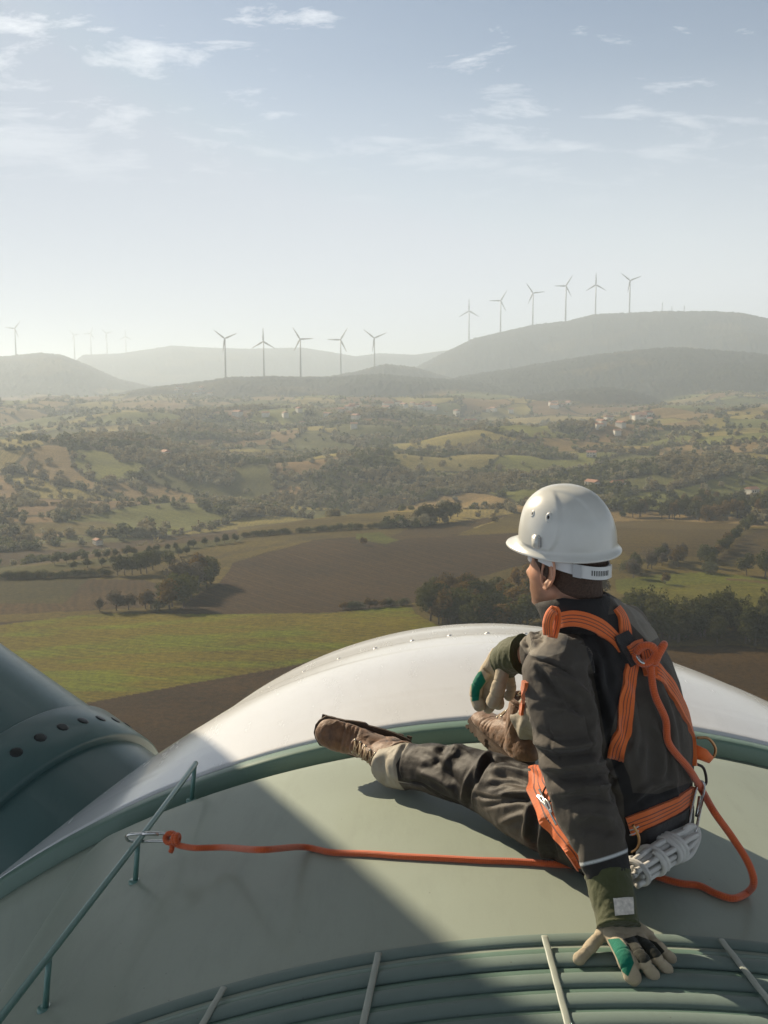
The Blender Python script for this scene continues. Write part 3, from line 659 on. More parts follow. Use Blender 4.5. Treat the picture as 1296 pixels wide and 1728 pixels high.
# ------------------------------------------------------------------ wind turbines on the ridges
M_WT = mat('turbine white', (.25, .255, .26), 0.5); M_WALL = mat('pale plaster', (.62, .58, .50), 0.8, noise=(.4, .12)); M_ROOFT = mat('roof tiles', (.30, .15, .09), 0.9, noise=(1.2, .25))
M_WIN = mat('dark window', (.04, .04, .045), 0.3)
def ridge_pt(px_, D):
    D = KD(D)
    a, yy, _ = ray(px_, 600); az = math.atan2(a, yy); rr = np.linspace(D-700, D+900, 500); z, _ = T(rr*math.sin(az), rr*math.cos(az)); s = (z-HC)/rr; k = int(np.argmax(s))
    return Vector((rr[k]*math.sin(az), rr[k]*math.cos(az), z[k]))
def turbine(px_, hub_y, D, ang, bl, label, group):
    b0 = ridge_pt(px_, D); d = b0.y; hubp = P(px_, hub_y, b0.y); H = hubp.z-b0.z
    r = thing('wind_turbine', label, 'wind turbine', b0, group); L = bl*d/F
    v, f = lathe([(H*.030, -8), (H*.026, 0), (H*.020, H*.5), (H*.014, H*.99), (.1, H*.99)], 14); link('tower', mesh_np('tower', v, f, [M_WT]), r)
    v, f = tube([(0, 6.5, H+1.2), (0, 5, H+1.2), (0, -2.5, H+1.2), (0, -3.4, H+1.2)], [.8, 2.1, 2.1, 1.5], 10); link('nacelle', mesh_np('nacelle', v, f, [M_WT]), r)
    v, f = lathe([(.05, -2.6), (1.0, -2.2), (1.7, -1.0), (1.9, 0), (1.6, .8)], 12, (0, -4.4, H+1.2), axes((0, 1, 0))); link('hub', mesh_np('hub', v, f, [M_WT]), r)
    for k in range(3):
        a = math.radians(ang+120*k); dv = np.array((math.sin(a), 0, math.cos(a)))
        ts = np.array([0, .05, .14, .22, .45, .7, .9, 1.0]); ch = np.array([1.5, 1.5, 2.3, 2.5, 1.9, 1.3, .8, .25])*L/40
        path = np.array((0, -4.6, H+1.2))+dv*(ts*L)[:, None]+np.array((0, -1, 0))*(ts**2*1.5)[:, None]
        v, f = tube(path, ch, 8, up=np.cross(dv, (0, 1, 0)), flat=1.0, caps=False)
        v = v.copy(); v[:, 1] = -4.6+(v[:, 1]+4.6)*.35
        link('blade', mesh_np('blade', v, f, [M_WT]), r)
    r.rotation_euler.z = -math.atan2(b0.x, b0.y)+math.radians(-12)
    return r
O = ['leftmost', 'second from the left', 'third from the left', 'fourth from the left', 'fifth from the left', 'rightmost']
for k, (x_, hy, a_) in enumerate([(791,525,0), (844,508,32), (898,495,-35), (953,483,32), (1003,481,0), (1060,474,-50)]):
    turbine(x_, hy, 3900, a_, 20, 'white three-bladed wind turbine on the high right ridge, '+O[k]+' of that row', 'wind turbines on the high right ridge')
for k, (x_, hy, a_) in enumerate([(380,572,-52), (445,577,0), (507,573,-32), (575,574,32), (632,571,-52)]):
    turbine(x_, hy, 2300, a_, 23, 'white wind turbine on the middle wooded ridge, '+(O[k] if k < 4 else 'rightmost')+' of its five', 'wind turbines on the middle ridge')
turbine(27, 555, 3700, 38, 16, 'faint wind turbine standing alone on the hill at the left edge', None)
for k, (x_, hy, a_) in enumerate([(126,566,-40), (154,563,25), (181,563,-48), (213,568,0)]):
    turbine(x_, hy, 6500, a_, 12, 'faint distant wind turbine above the hazy far ridge, '+(O[k] if k < 3 else 'rightmost')+' of four', 'faint far wind turbines')
for x_, h_, lb in ((1115, 30, 'tallest thin relay mast on top of the big right hill'), (1131, 17, 'short relay mast just right of the tallest mast on the hill'), (1152, 19, 'rightmost thin mast on top of the right hill')):
    b0 = ridge_pt(x_, 3900); r = thing('relay_mast', lb, 'mast', b0); r.scale = (1.4, 1.4, 1.4)
    parts = [tube([(sx*1.6, sy*1.6, -3), (sx*.5, sy*.5, h_)], .35, 5, caps=False) for sx in (-1, 1) for sy in (-1, 1)]
    parts += [tube([(-1.3+k*.1, -1.3+k*.1, h_*k/8), (1.3-k*.1, 1.3-k*.1, h_*(k+1)/8)], .2, 5, caps=False) for k in range(8)]
    link('lattice', join_me('lattice', parts, [M_WT]), r); v, f = lathe([(.1, h_-5), (1.3, h_-5), (1.3, h_-1), (.1, h_+4)], 8); link('antenna', mesh_np('antenna', v, f, [M_WT]), r)
# ------------------------------------------------------------------ houses
def house_meshes(w_, d_, h_, rf, nf=2):
    v, f = box((0, 0, h_/2-1.5), (w_, d_, h_+3)); wall = mesh_np('wall', v, f, [M_WALL], smooth=False)
    bm = bmesh.new(); e = .5
    q = [bm.verts.new(c) for c in ((-w_/2-e, -d_/2-e, h_-.2), (w_/2+e, -d_/2-e, h_-.2), (w_/2+e, d_/2+e, h_-.2), (-w_/2-e, d_/2+e, h_-.2), (-w_/2-e, 0, h_+rf), (w_/2+e, 0, h_+rf))]
    for ff in ((0, 1, 5, 4), (2, 3, 4, 5), (0, 4, 3), (1, 2, 5), (3, 2, 1, 0)): bm.faces.new([q[i] for i in ff])
    roof = bm_mesh('roof', bm, M_ROOFT, False); wins = []
    for s in (-1, 1):
        for fl in range(nf):
            for k in range(3): wins.append(box(((k-1)*w_*.3, s*(d_/2+.02), 1.7+fl*2.9), (1.0, .12, 1.3)))
    win = [mesh_np('window', v, f, [M_WIN], smooth=False) for v, f in wins]
    return wall, roof, win
HM = [house_meshes(11, 8, 5.6, 2.0), house_meshes(15, 9, 6, 2.2), house_meshes(9, 8, 6.4, 1.8)]
def house(px_, py_, k, label, group, wins=False, s=1.0):
    p_ = hit(px_, py_)
    if p_ is None: return
    r = thing('house', label, 'house', p_, group); r.rotation_euler.z = rg.uniform(-1.2, 1.2); r.scale = (s, s, s)
    link('wall', HM[k][0], r); link('roof', HM[k][1], r)
    if wins:
        for m_ in HM[k][2]: link('window', m_, r)
    return r
for (x0, x1, y0, y1, n_, lb, gp) in [(636,745,684,692,16,'tiny pale village house at the foot of the middle ridge','houses below the middle ridge'), (586,606,688,694,4,'tiny pale hamlet house left of the long village','houses of the small hamlet'),
    (296,362,655,668,9,'tiny hazy hillside house left of the middle turbines','houses of the hazy hillside village'), (1060,1100,702,714,12,'white house of the compact hill village','houses of the right hill village'),
    (925,965,682,690,7,'small white house below the right knoll','houses below the right knoll'), (1008,1050,705,735,5,'small farmhouse left of the hill village','farmhouses left of the hill village'),
    (390,620,695,735,9,'scattered pale farmhouse at left centre','scattered farmhouses at left centre'), (760,900,690,720,5,'scattered pale farmhouse at right centre','scattered farmhouses at right centre')]:
    mk = [house(rg.uniform(x0, x1), rg.uniform(y0, y1), int(rg.integers(3)), lb, gp, s=rg.uniform(.85, 1.3)) for k in range(n_)]
    mk = sorted([o for o in mk if o], key=lambda o: proj(np.array(o.location))[0])
    for i, o in enumerate(mk): o['label'] = lb+', '+('leftmost of %s' % NUM[len(mk)] if i == 0 else 'rightmost of %s' % NUM[len(mk)] if i == len(mk)-1 else ORD[i]+' from the left')
house(1268, 838, 2, 'tall pale farmhouse among the trees near the right edge', None, True, 1.0)
house(165, 919, 0, 'small white house below the trees left of the orchard', None, True, .55)
house(1000, 823, 1, 'pale farmhouse just above and right of the helmet', None, True, .8)
house(1045, 825, 1, 'long low farm building right of the helmet top', None, True, .9)
house(280, 771, 1, 'pale farmhouse on the slope at the left', None, True, .9)
house(998, 771, 0, 'white farmhouse on the hedged slope high above the helmet', None, True, .9)
# ------------------------------------------------------------------ the worker
def fuse(parts, voxel, smooth=6, fac=0.5, dec=None):
    """closed overlapping quads -> one continuous skin; returns V, F(list quads), N"""
    me = join_me('tmp', parts); o = bpy.data.objects.new('tmp', me); C.objects.link(o)
    m = o.modifiers.new('r', 'REMESH'); m.mode = 'VOXEL'; m.voxel_size = voxel; m.use_smooth_shade = True
    if smooth: s = o.modifiers.new('s', 'SMOOTH'); s.factor = fac; s.iterations = smooth
    dg = bpy.context.evaluated_depsgraph_get(); ev = o.evaluated_get(dg); mm = ev.to_mesh()
    n = len(mm.vertices); V = np.empty(n*3); mm.vertices.foreach_get('co', V); V = V.reshape(-1, 3).copy()
    N = np.empty(n*3); mm.vertices.foreach_get('normal', N); N = N.reshape(-1, 3).copy()
    lt = np.empty(len(mm.polygons), np.int32); mm.polygons.foreach_get('loop_total', lt)
    li = np.empty(len(mm.loops), np.int32); mm.loops.foreach_get('vertex_index', li)
    assert (lt == 4).all(); Fq = li.reshape(-1, 4).copy()
    ev.to_mesh_clear(); bpy.data.objects.remove(o); bpy.data.meshes.remove(me)
    return V, Fq, N
def normals(V, Fq):
    fn = np.cross(V[Fq[:, 2]]-V[Fq[:, 0]], V[Fq[:, 3]]-V[Fq[:, 1]]); N = np.zeros_like(V)
    for k in range(4): np.add.at(N, Fq[:, k], fn)
    return N/(np.linalg.norm(N, axis=1)[:, None]+1e-12)
CAMP = np.array((0, 0, HC))
def seg_dist(px, py, pts):
    best = np.full(px.shape, 1e9); bt = np.zeros(px.shape); L = 0; tot = sum(math.dist(a, b) for a, b in zip(pts[:-1], pts[1:]))
    for a, b in zip(pts[:-1], pts[1:]):
        ax, ay = a; bx_, by_ = b; d = math.dist(a, b)+1e-9
        t_ = np.clip(((px-ax)*(bx_-ax)+(py-ay)*(by_-ay))/d**2, 0, 1)
        q = np.hypot(px-ax-t_*(bx_-ax), py-ay-t_*(by_-ay)); m = q < best
        best = np.where(m, q, best); bt = np.where(m, (L+t_*d)/tot, bt); L += d
    return best, bt
def folds(V, N, strokes):
    """real creases: each stroke is where a fold lies on the cloth, (points, half width px, depth m)"""
    px, py = proj(V); vis = ((CAMP-V)*N).sum(1)/np.linalg.norm(CAMP-V, axis=1); wv = np.clip(vis*4+.3, 0, 1)*np.clip((vis > -.2), 0, 1)
    D = np.zeros(len(V))
    for pts, w_, A in strokes:
        q = catmull([(a, b, 0) for a, b in pts], 5)[:, :2]; d, t_ = seg_dist(px, py, [tuple(z) for z in q])
        D += 1.5*A*np.exp(-(d/w_)**2)*np.clip(np.minimum(t_, 1-t_)*5, 0.12, 1)
        D -= A*.35*np.exp(-((d-2.0*w_)/w_)**2)*np.clip(np.minimum(t_, 1-t_)*5, 0, 1)
    return V+N*(D*wv)[:, None]
def limbnoise(V, N, a, b, s_ax, s_per, A, seed, ridge=True, rad=.16):
    """creases running round a limb from a to b"""
    a = np.array(a); b = np.array(b); L = np.linalg.norm(b-a); ax = (b-a)/L; t_ = (V-a)@ax
    q = V-a-t_[:, None]*ax; w_ = np.clip((rad-np.linalg.norm(q, axis=1))/.03, 0, 1)*np.clip((t_+.04)/.05, 0, 1)*np.clip((L+.04-t_)/.05, 0, 1)
    M = axes(ax); c = (V-a)@M
    wob = .04*vnoise(V[:, 0]*9, V[:, 1]*9, V[:, 2]*9, seed+9)
    n = fbm(c[:, 0]*s_per, c[:, 1]*s_per, (c[:, 2]+wob+c[:, 0]*.35)*s_ax, oct=3, seed=seed)
    if ridge: n = (1-np.abs(n)*2.2)*.6
    return V+N*(A*w_*n)[:, None]
def P3(t): return np.array(P(*t))
# world axes of the trunk
thB = math.radians(50); FW = np.array((-math.sin(thB), math.cos(thB), 0)); RT = np.array((math.cos(thB), math.sin(thB), 0)); UP = np.array((0, 0, 1.))
pel = np.array((.572, 2.47, .115))
shR = np.array((.625, 2.63, .555)); shL = np.array((.392, 2.335, .565))
elL = np.array((.428, 2.255, .325)); wrL = np.array((.502, 2.152, .085))
elR = P3((958, 1098, 2.84)); wrR = P3((862, 1106, 3.0))
hpL = np.array((.505, 2.42, .105)); knL = P3((812, 1316, 2.80)); anL = P3((645, 1287, 3.10))
hpR = pel+RT*.09+np.array((0, 0, .0)); anR = P3((884, 1224, 3.2)); knR = np.array((.55, 2.88, .355))
HD = np.array((.437, 2.50, .772))
def limb(pts, rs, n=6, seg=18, up=None, flat=1.0):
    q = catmull(pts, n); r = np.interp(np.linspace(0, 1, len(q)), np.linspace(0, 1, len(rs)), rs); return tube(q, r, seg, up=up, flat=flat)
TS = [((1052,1425,2.47), .160, .125), ((1052,1395,2.47), .185, .145), ((1058,1340,2.475), .180, .142), ((1062,1285,2.48), .178, .142), ((1046,1220,2.485), .192, .148), ((1026,1160,2.49), .200, .145), ((1010,1110,2.49), .192, .128), ((1000,1075,2.49), .160, .112), ((990,1045,2.49), .100, .092), ((980,1022,2.50), .062, .070)]
def trunk(grow=0.0, i0=0, i1=None):
    st = TS[i0:i1]; q = catmull([P3(c) for c, w_, d in st], 5); n = len(q); u = np.linspace(0, len(st)-1, n)
    w_ = np.interp(u, range(len(st)), [s[1] for s in st])+grow; d = np.interp(u, range(len(st)), [s[2] for s in st])+grow
    return tube(q, w_, 32, up=FW, flat=d/w_)
person = thing('person', 'worker in dark jacket, white helmet and orange harness sitting on the nacelle roof, looking away', 'person', (.57, 2.47, 0))
# --- head (local: x right, y forward, z up)
thH = math.radians(44); HF = np.array((-math.sin(thH), math.cos(thH), 0)); HR = np.array((math.cos(thH), math.sin(thH), 0))
HM3 = np.stack([HR, HF, UP], 1)
def head_parts():
    S = [(-.135, .028, .030, .040, .030), (-.118, .020, .068, .050, .040), (-.10, .010, .082, .066, .052), (-.075, .005, .088, .074, .060), (-.045, .002, .092, .086, .066), (-.02, 0, .091, .094, .0695), (.0, 0, .088, .099, .071), (.03, 0, .094, .103, .075), (.06, 0, .090, .104, .077), (.09, -.004, .075, .092, .069), (.115, -.006, .045, .062, .045), (.125, -.006, .012, .02, .012)]
    z = np.array([s[0] for s in S]); zz = np.linspace(z[0], z[-1], 60); a = np.linspace(0, 2*math.pi, 48, endpoint=False); V = []
    I = lambda k: np.interp(zz, z, [s[k] for s in S])
    yc, fr, bk, sd = I(1), I(2), I(3), I(4)
    for i in range(60):
        c, s = np.cos(a), np.sin(a); e = .92
        x = sd[i]*np.sign(c)*np.abs(c)**e; y = yc[i]+np.where(s > 0, fr[i], bk[i])*np.sign(s)*np.abs(s)**e
        fx = np.exp(-(x/.016)**2)*(s > 0); ze = zz[i]
        y = y+fx*(.024*math.exp(-((ze+.048)/.016)**2)+.010*math.exp(-((ze+.022)/.022)**2))      # nose
        y = y+(s > 0)*(.006*np.exp(-(x/.05)**2)*math.exp(-((ze-.018)/.010)**2)-.010*np.exp(-((np.abs(x)-.032)/.015)**2)*math.exp(-((ze+.002)/.011)**2))  # brow, eye sockets
        y = y+(s > 0)*np.exp(-(x/.024)**2)*(.006*math.exp(-((ze+.080)/.008)**2)-.004*math.exp(-((ze+.098)/.008)**2)+.008*math.exp(-((ze+.118)/.012)**2))
        x = x+np.sign(x)*.005*np.exp(-((y-.055)/.03)**2)*math.exp(-((ze+.035)/.018)**2)     # cheek bones
        V.append(np.stack([x, y, np.full(48, ze)], -1))
    V = np.concatenate(V); J = np.arange(48); Fq = [np.stack([i*48+J, i*48+(J+1) % 48, (i+1)*48+(J+1) % 48, (i+1)*48+J], -1) for i in range(59)]
    q0 = [[(k+2) % 48, (k+1) % 48, k, 47] for k in range(0, 46, 2)]
    c0 = len(V); V = np.vstack([V, [[0, yc[0], z[0]], [0, yc[-1], z[-1]]]])
    caps = [[c0, (k+2) % 48, (k+1) % 48, k] for k in range(0, 48, 2)]+[[c0+1, 59*48+k, 59*48+(k+1) % 48, 59*48+(k+2) % 48] for k in range(0, 48, 2)]
    return V, np.vstack(Fq+[caps])
def H2W(v): return np.asarray(v, float)@HM3.T+HD
def ear(side):
    """outer rim, inner ridge, lobe and bowl"""
    rim = [(0, .010, -.030), (0, .012, -.012), (0, .008, .014), (0, -.004, .030), (0, -.020, .028), (0, -.028, .012), (0, -.026, -.008), (0, -.014, -.028), (0, -.002, -.038), (0, .008, -.034)]
    R = lambda p, o_: H2W((side*(.075+o_+(-p[1])*.42), p[1]*1.2, p[2]*1.15-.020))
    out = [tube(catmull([R(p, .003) for p in rim], 4), .0042, 8)]
    inn = [(0, -.012, .016), (0, -.019, .004), (0, -.014, -.012), (0, -.003, -.022)]
    out.append(tube(catmull([R(p, .001) for p in inn], 4), .0035, 8))
    v, f = lathe([(.0, -.003), (.019, -.003), (.022, .0), (.018, .003), (0, .0015)], 16); v = v*np.array((1.0, 1.5, 1)); v = np.stack([v[:, 2]*side, v[:, 0], v[:, 1]], -1)
    v = np.stack([side*.073+v[:, 0]-side*v[:, 1]*.38, v[:, 1]-.008, v[:, 2]-.018], -1); out.append((H2W(v), f))
    out.append(tube([H2W((side*.074, .002, -.048)), H2W((side*.080, -.004, -.052)), H2W((side*.078, -.010, -.044))], .0055, 8))
    return out
hv, hf = head_parts()
neck = limb([H2W((0, -.028, -.015)), H2W((0, -.035, -.08)), H2W((0, -.05, -.15)), P3((990,1060,2.49))], [.060, .058, .060, .075], 5, 24)
bodyp = [(H2W(hv), hf), neck, trunk(-.03)]+ear(-1)+ear(1)
bodyp += [limb([shL+(0, .01, -.02), elL, wrL, wrL+np.array((.005, -.02, -.02))], [.040, .040, .030, .022], 6), limb([shR, elR, wrR], [.040, .038, .026], 6),
          limb([hpL, knL, anL], [.075, .058, .042]), limb([hpR, knR, anR], [.075, .058, .042]), limb([shL+(0, .02, -.02), shR+(0, 0, -.02)], [.035, .035])]
V, Fq, N = fuse(bodyp, .0032, 3)
loc = (V-HD)@HM3; onhead = (loc[:, 2] > -.16) & (np.abs(loc[:, 0]) < .12) & (np.abs(loc[:, 1]) < .15)
fade = np.exp(-((loc[:, 2]-(-.085+.30*np.clip(loc[:, 1]+.085, 0, .055)+.9*np.clip(loc[:, 1]+.030, 0, 1))+.004)/.016)**2)*(loc[:, 1] < .05)*onhead*.9
stub = fade+np.clip((loc[:, 1]+.0)/.04, 0, 1)*np.clip((-.035-loc[:, 2])/.03, 0, 1)*onhead
skin = bpy.data.materials.new('skin'); skin.use_nodes = True; t = NT(skin.node_tree); t.n.clear()
b = t.new('ShaderNodeBsdfPrincipled', Roughness=.5); t.l.new(b.outputs[0], t.new('ShaderNodeOutputMaterial').inputs[0])
co = t.new('ShaderNodeTexCoord').outputs['Object']; at = t.new('ShaderNodeAttribute', _attribute_name='stubble').outputs['Fac']
f1 = t.noise(co, 38, 4); f2 = t.noise(co, 900, 2)
c = t.mix(f1, (.44, .215, .125, 1), (.58, .31, .20, 1)); c = t.mix(t.math('MULTIPLY', at, t.math('ADD', .40, t.math('MULTIPLY', f2, .6))), c, (.13, .065, .035, 1))
t.set(b, 'Base Color', c); b.inputs['Subsurface Weight'].default_value = .15; b.inputs['Subsurface Radius'].default_value = (.012, .005, .003); b.inputs['Subsurface Scale'].default_value = .6
t.set(b, 'Normal', t.new('ShaderNodeBump', Strength=.35, Distance=.001, Height=t.noise(co, 420, 3)).outputs[0])
me = mesh_np('body', V, Fq, [skin]); float_attr(me, 'stubble', stub); put('body', me, person)
# hair: short crop below the helmet
fc = V[Fq].mean(1); fl = (fc-HD)@HM3
lim = np.where(fl[:, 1] > -.012, -.010+.0*fl[:, 1], -.060-.25*np.clip(fl[:, 1]+.03, -.1, 0)*-1)
hfun = lambda q: np.minimum(q[:, 2]-(-.085+.30*np.clip(q[:, 1]+.085, 0, .055)+.9*np.clip(q[:, 1]+.030, 0, 1)), (.046-q[:, 1]))
hm_ = (hfun(fl) > -.006) & (fl[:, 2] > -.12) & (fl[:, 2] < .13) & (np.linalg.norm(fl*[1, .75, .8], axis=1) < .106)
hm_0 = (np.abs(fl[:, 0]) < .1) & (fl[:, 2] > np.where(fl[:, 1] > -.030, -.014, -.078+.20*(fl[:, 1]+.10))) & (fl[:, 1] < .045) & (fl[:, 2] < .13) & (np.linalg.norm(fl*[1, .75, .8], axis=1) < .104)
hm_ &= ~((np.abs(fl[:, 0]) > .0745) & (fl[:, 1] > -.04))
used_v = np.unique(Fq[hm_]); rm = -np.ones(len(V), int); rm[used_v] = np.arange(len(used_v))
hq = hfun(loc[used_v]); Vh = V[used_v]+N[used_v]*(np.clip(hq*.45, -.0022, .0026)+.0011*vnoise(V[used_v, 0]*420, V[used_v, 1]*420, V[used_v, 2]*150)*np.clip(hq*90, 0, 1))[:, None]
hairm = mat('short brown hair', (.055, .030, .018), .75, noise=(260, .5), bump=(500, .9, .0015))
put('hair', mesh_np('hair', Vh, rm[Fq[hm_]], [hairm]), person)
for s_ in (-1, 1):
    v, f = lathe([(.0, -.012), (.008, -.009), (.012, 0), (.008, .009), (0, .012)], 16, H2W((s_*.032, .076, -.004)), axes(HF)); 
    put('eye', mesh_np('eye', v, f, [mat('eye white', (.7, .68, .64), .2)]), person)
# --- cloth materials
def cloth(name, col, rough=.8, weave=1400, amt=.25, sheen=.25):
    m = bpy.data.materials.new(name); m.use_nodes = True; t = NT(m.node_tree); t.n.clear()
    b = t.new('ShaderNodeBsdfPrincipled', Roughness=rough); t.l.new(b.outputs[0], t.new('ShaderNodeOutputMaterial').inputs[0])
    co = t.new('ShaderNodeTexCoord').outputs['Object']; f = t.noise(co, 22, 6, .65); g = t.noise(co, weave, 2); k = t.noise(co, 7, 3)
    v = t.math('ADD', t.math('MULTIPLY', f, amt*1.6), t.math('ADD', t.math('MULTIPLY', g, .35), t.math('ADD', 1-amt*.8-.17, t.math('MULTIPLY', t.math('SUBTRACT', k, .5), amt))))
    vm = t.new('ShaderNodeVectorMath', _operation='SCALE', i0=col); t.l.new(v, vm.inputs['Scale']); t.set(b, 'Base Color', vm.outputs[0])
    b.inputs['Sheen Weight'].default_value = sheen; b.inputs['Sheen Roughness'].default_value = .5; b.inputs['Specular IOR Level'].default_value = .3
    h = t.math('ADD', t.math('MULTIPLY', g, .25), t.math('MULTIPLY', t.noise(t.mapping(co, (1, 1, .6)), 60, 5, .6), 1.0))
    t.set(b, 'Normal', t.new('ShaderNodeBump', Strength=.55, Distance=.0035, Height=h).outputs[0]); return m
def zcloth(name, cols, rough=.75, sheen=.2):
    """one woven material whose panels are bounded by the attributes z1, z2, ..."""
    m = cloth(name, cols[0], rough, sheen=sheen); t = NT(m.node_tree); vm = [n for n in t.n if n.type == 'VECT_MATH'][-1]; c = (*cols[0], 1)
    for k, cc in enumerate(cols[1:]):
        a = t.new('ShaderNodeAttribute', _attribute_name='z%d' % (k+1)).outputs['Fac']; c = t.mix(t.math('ADD', t.math('MULTIPLY', a, 2.0), .5, clamp=True), c, (*cc, 1))
    t.set(vm, 0, c); return m
G_ = (.066, .057, .047); K_ = (.020, .0185, .0185); Y_K = (.19, .172, .142); BRW = (.017, .0135, .011); PAL = (.30, .27, .215); MID = (.055, .046, .036); PIPE = (.55, .57, .58)
C_BLACK = cloth('black work cloth', K_, .75, sheen=.05)
def sdist(px, py, poly):
    d, _ = seg_dist(px, py, list(poly)+[poly[0]]); return np.where(inpoly(px, py, poly), d, -d)
def zattr(me, V, N, groups, extra=None):
    px, py = proj(V); vis = ((CAMP-V)*N).sum(1) > -.02
    for k, polys in enumerate(groups):
        s = np.full(len(V), -9.0)
        for p_ in polys: s = np.maximum(s, np.where(vis, sdist(px, py, p_), -9))
        if extra and k in extra: s = np.maximum(s, extra[k])
        float_attr(me, 'z%d' % (k+1), np.clip(s/2.5, -3, 3))
def zones(V, Fq, polys):
    c = V[Fq].mean(1); px, py = proj(c); mi = np.zeros(len(Fq), int)
    fn = np.cross(V[Fq[:, 2]]-V[Fq[:, 0]], V[Fq[:, 3]]-V[Fq[:, 1]]); vis = ((CAMP-c)*fn).sum(1) > 0
    for poly, idx in polys: mi[inpoly(px, py, poly) & vis] = idx
    return mi
# --- jacket
slL = limb([shL+np.array((.03, .03, .0)), shL+np.array((.0, -.005, -.03)), shL*.5+elL*.5+np.array((-.005, 0, 0)), elL, elL*.5+wrL*.5, wrL*.80+elL*.20], [.073, .077, .075, .069, .060, .049], 6, 24)
slR = limb([shR, elR+np.array((0, 0, 0.005)), elR*.4+wrR*.6], [.085, .074, .052], 8, 24)
V, Fq, N = fuse([trunk(0, 1), slL, slR], .0042, 5)
keep_dir = wrL-elL; 
V = limbnoise(V, N, shL, elL, 13, 7, .006, 3); V = limbnoise(V, normals(V, Fq), elL, wrL, 17, 6, .006, 4, rad=.12); V = limbnoise(V, normals(V, Fq), shR, wrR, 15, 7, .006, 5, rad=.10)
N = normals(V, Fq)
trk = np.linalg.norm(V-(shL+elL)/2, axis=1) > .17
V = V+N*(.0013*fbm((V@RT)*16+4*V[:, 2], (V@FW)*16, V[:, 2]*34, oct=2, seed=66))[:, None]; N = normals(V, Fq)
V = V+N*(.0045*trk*(1-np.abs(fbm((V@RT)*10, (V@FW)*10, V[:, 2]*3.5, oct=3, seed=15))*2.0))[:, None]
N = normals(V, Fq)
SJ = [([(1050,1130),(1075,1180),(1085,1240),(1075,1300)], 6, -.005), ([(1110,1110),(1122,1160),(1148,1230),(1155,1300)], 6, -.005), ([(1070,1345),(1100,1325),(1140,1318)], 5, .006), ([(1070,1362),(1105,1342),(1150,1325)], 5, -.006), ([(1095,1210),(1120,1260),(1118,1320)], 6, .005), ([(965,1155),(985,1170),(1000,1200),(1003,1240)], 4, .006), ([(908,1190),(930,1185),(960,1192),(990,1210)], 5, -.006), ([(1000,1290),(1020,1275),(1030,1250)], 4, -.006), ([(990,1310),(1020,1300),(1045,1315)], 4, .006),
      ([(893,1110),(905,1112),(930,1118),(955,1130),(968,1142)], 3, -.007), ([(897,1122),(915,1135),(945,1175),(985,1195),(998,1190)], 7, -.010), ([(905,1118),(935,1140),(970,1152),(992,1180)], 6, .007),
      ([(1000,1100),(1003,1140),(1012,1190),(1015,1225)], 7, -.013), ([(960,1060),(985,1090),(1005,1130),(1015,1180)], 6, .006), ([(985,1050),(1010,1085),(1025,1130),(1030,1180)], 6, -.005),
      ([(888,1228),(915,1240),(950,1248),(990,1240)], 8, -.006), ([(890,1262),(930,1275),(975,1272),(1015,1262)], 7, -.009), ([(900,1250),(940,1260),(985,1258),(1012,1250)], 7, .008),
      ([(905,1290),(945,1297),(990,1290),(1025,1280)], 7, .009), ([(920,1318),(955,1312),(1000,1308),(1035,1300)], 7, -.009), ([(935,1340),(975,1330),(1020,1328),(1045,1330)], 7, .008),
      ([(945,1357),(985,1345),(1025,1350),(1050,1352)], 6, -.007), ([(965,1378),(1000,1372),(1035,1385)], 8, .006), ([(975,1405),(1005,1395),(1040,1410)], 8, -.005), ([(1040,1310),(1030,1330),(1045,1350)], 5, -.006),
      ([(950,1298),(975,1296),(998,1298)], 2.5, -.004), ([(925,1210),(955,1200),(984,1190)], 2, -.0025), ([(925,1210),(930,1250),(948,1290)], 2, -.0025), ([(984,1190),(995,1240),(1005,1290)], 2, -.0025),
      ([(1085,1060),(1105,1120),(1128,1200),(1138,1290)], 9, .006), ([(1068,1130),(1090,1200),(1100,1280),(1095,1340)], 9, -.006), ([(1100,1150),(1125,1220),(1130,1300),(1120,1340)], 8, -.005), ([(1030,1180),(1040,1240),(1062,1300)], 7, .005),
      ([(875,1068),(886,1080),(890,1096)], 4, -.007), ([(888,1060),(900,1075),(903,1095)], 4, .006), ([(903,1058),(912,1070),(915,1085)], 4, -.006)]
V = folds(V, N, SJ)
ZJ = [[[(893,1105),(903,1072),(930,1052),(960,1070),(952,1100),(915,1112)], [(1035,1010),(1075,1010),(1112,1075),(1095,1085),(1062,1050)]],
      [[(985,1045),(1040,1035),(1058,1100),(1045,1180),(1030,1240),(1062,1310),(1068,1338),(1110,1340),(1160,1322),(1190,1320),(1180,1500),(1060,1500),(1052,1345),(1040,1310),(1022,1250),(1012,1190),(1000,1130),(985,1080),(962,1062)]],
      [[(868,1072),(878,1060),(892,1062),(900,1100),(888,1104)]], []]
N = normals(V, Fq); ax_ = (wrL-elL); tt = ((V-elL)@ax_)/(ax_@ax_); na = np.linalg.norm(V-elL-np.clip(tt, 0, 1)[:, None]*ax_, axis=1) < .10
kn = np.where(na, (tt-.655+.05*((V-elL)@RT))*60, -9)
me = mesh_np('jacket', V, Fq, [zcloth('jacket cloth', [G_, Y_K, K_, Y_K, PIPE], .8, .08)]); zattr(me, V, N, ZJ, {1: kn, 3: np.where(na, 1.1-np.abs(kn)*1.6, -9)})
jacket = put('jacket', me, person)
JV, JF = V, Fq
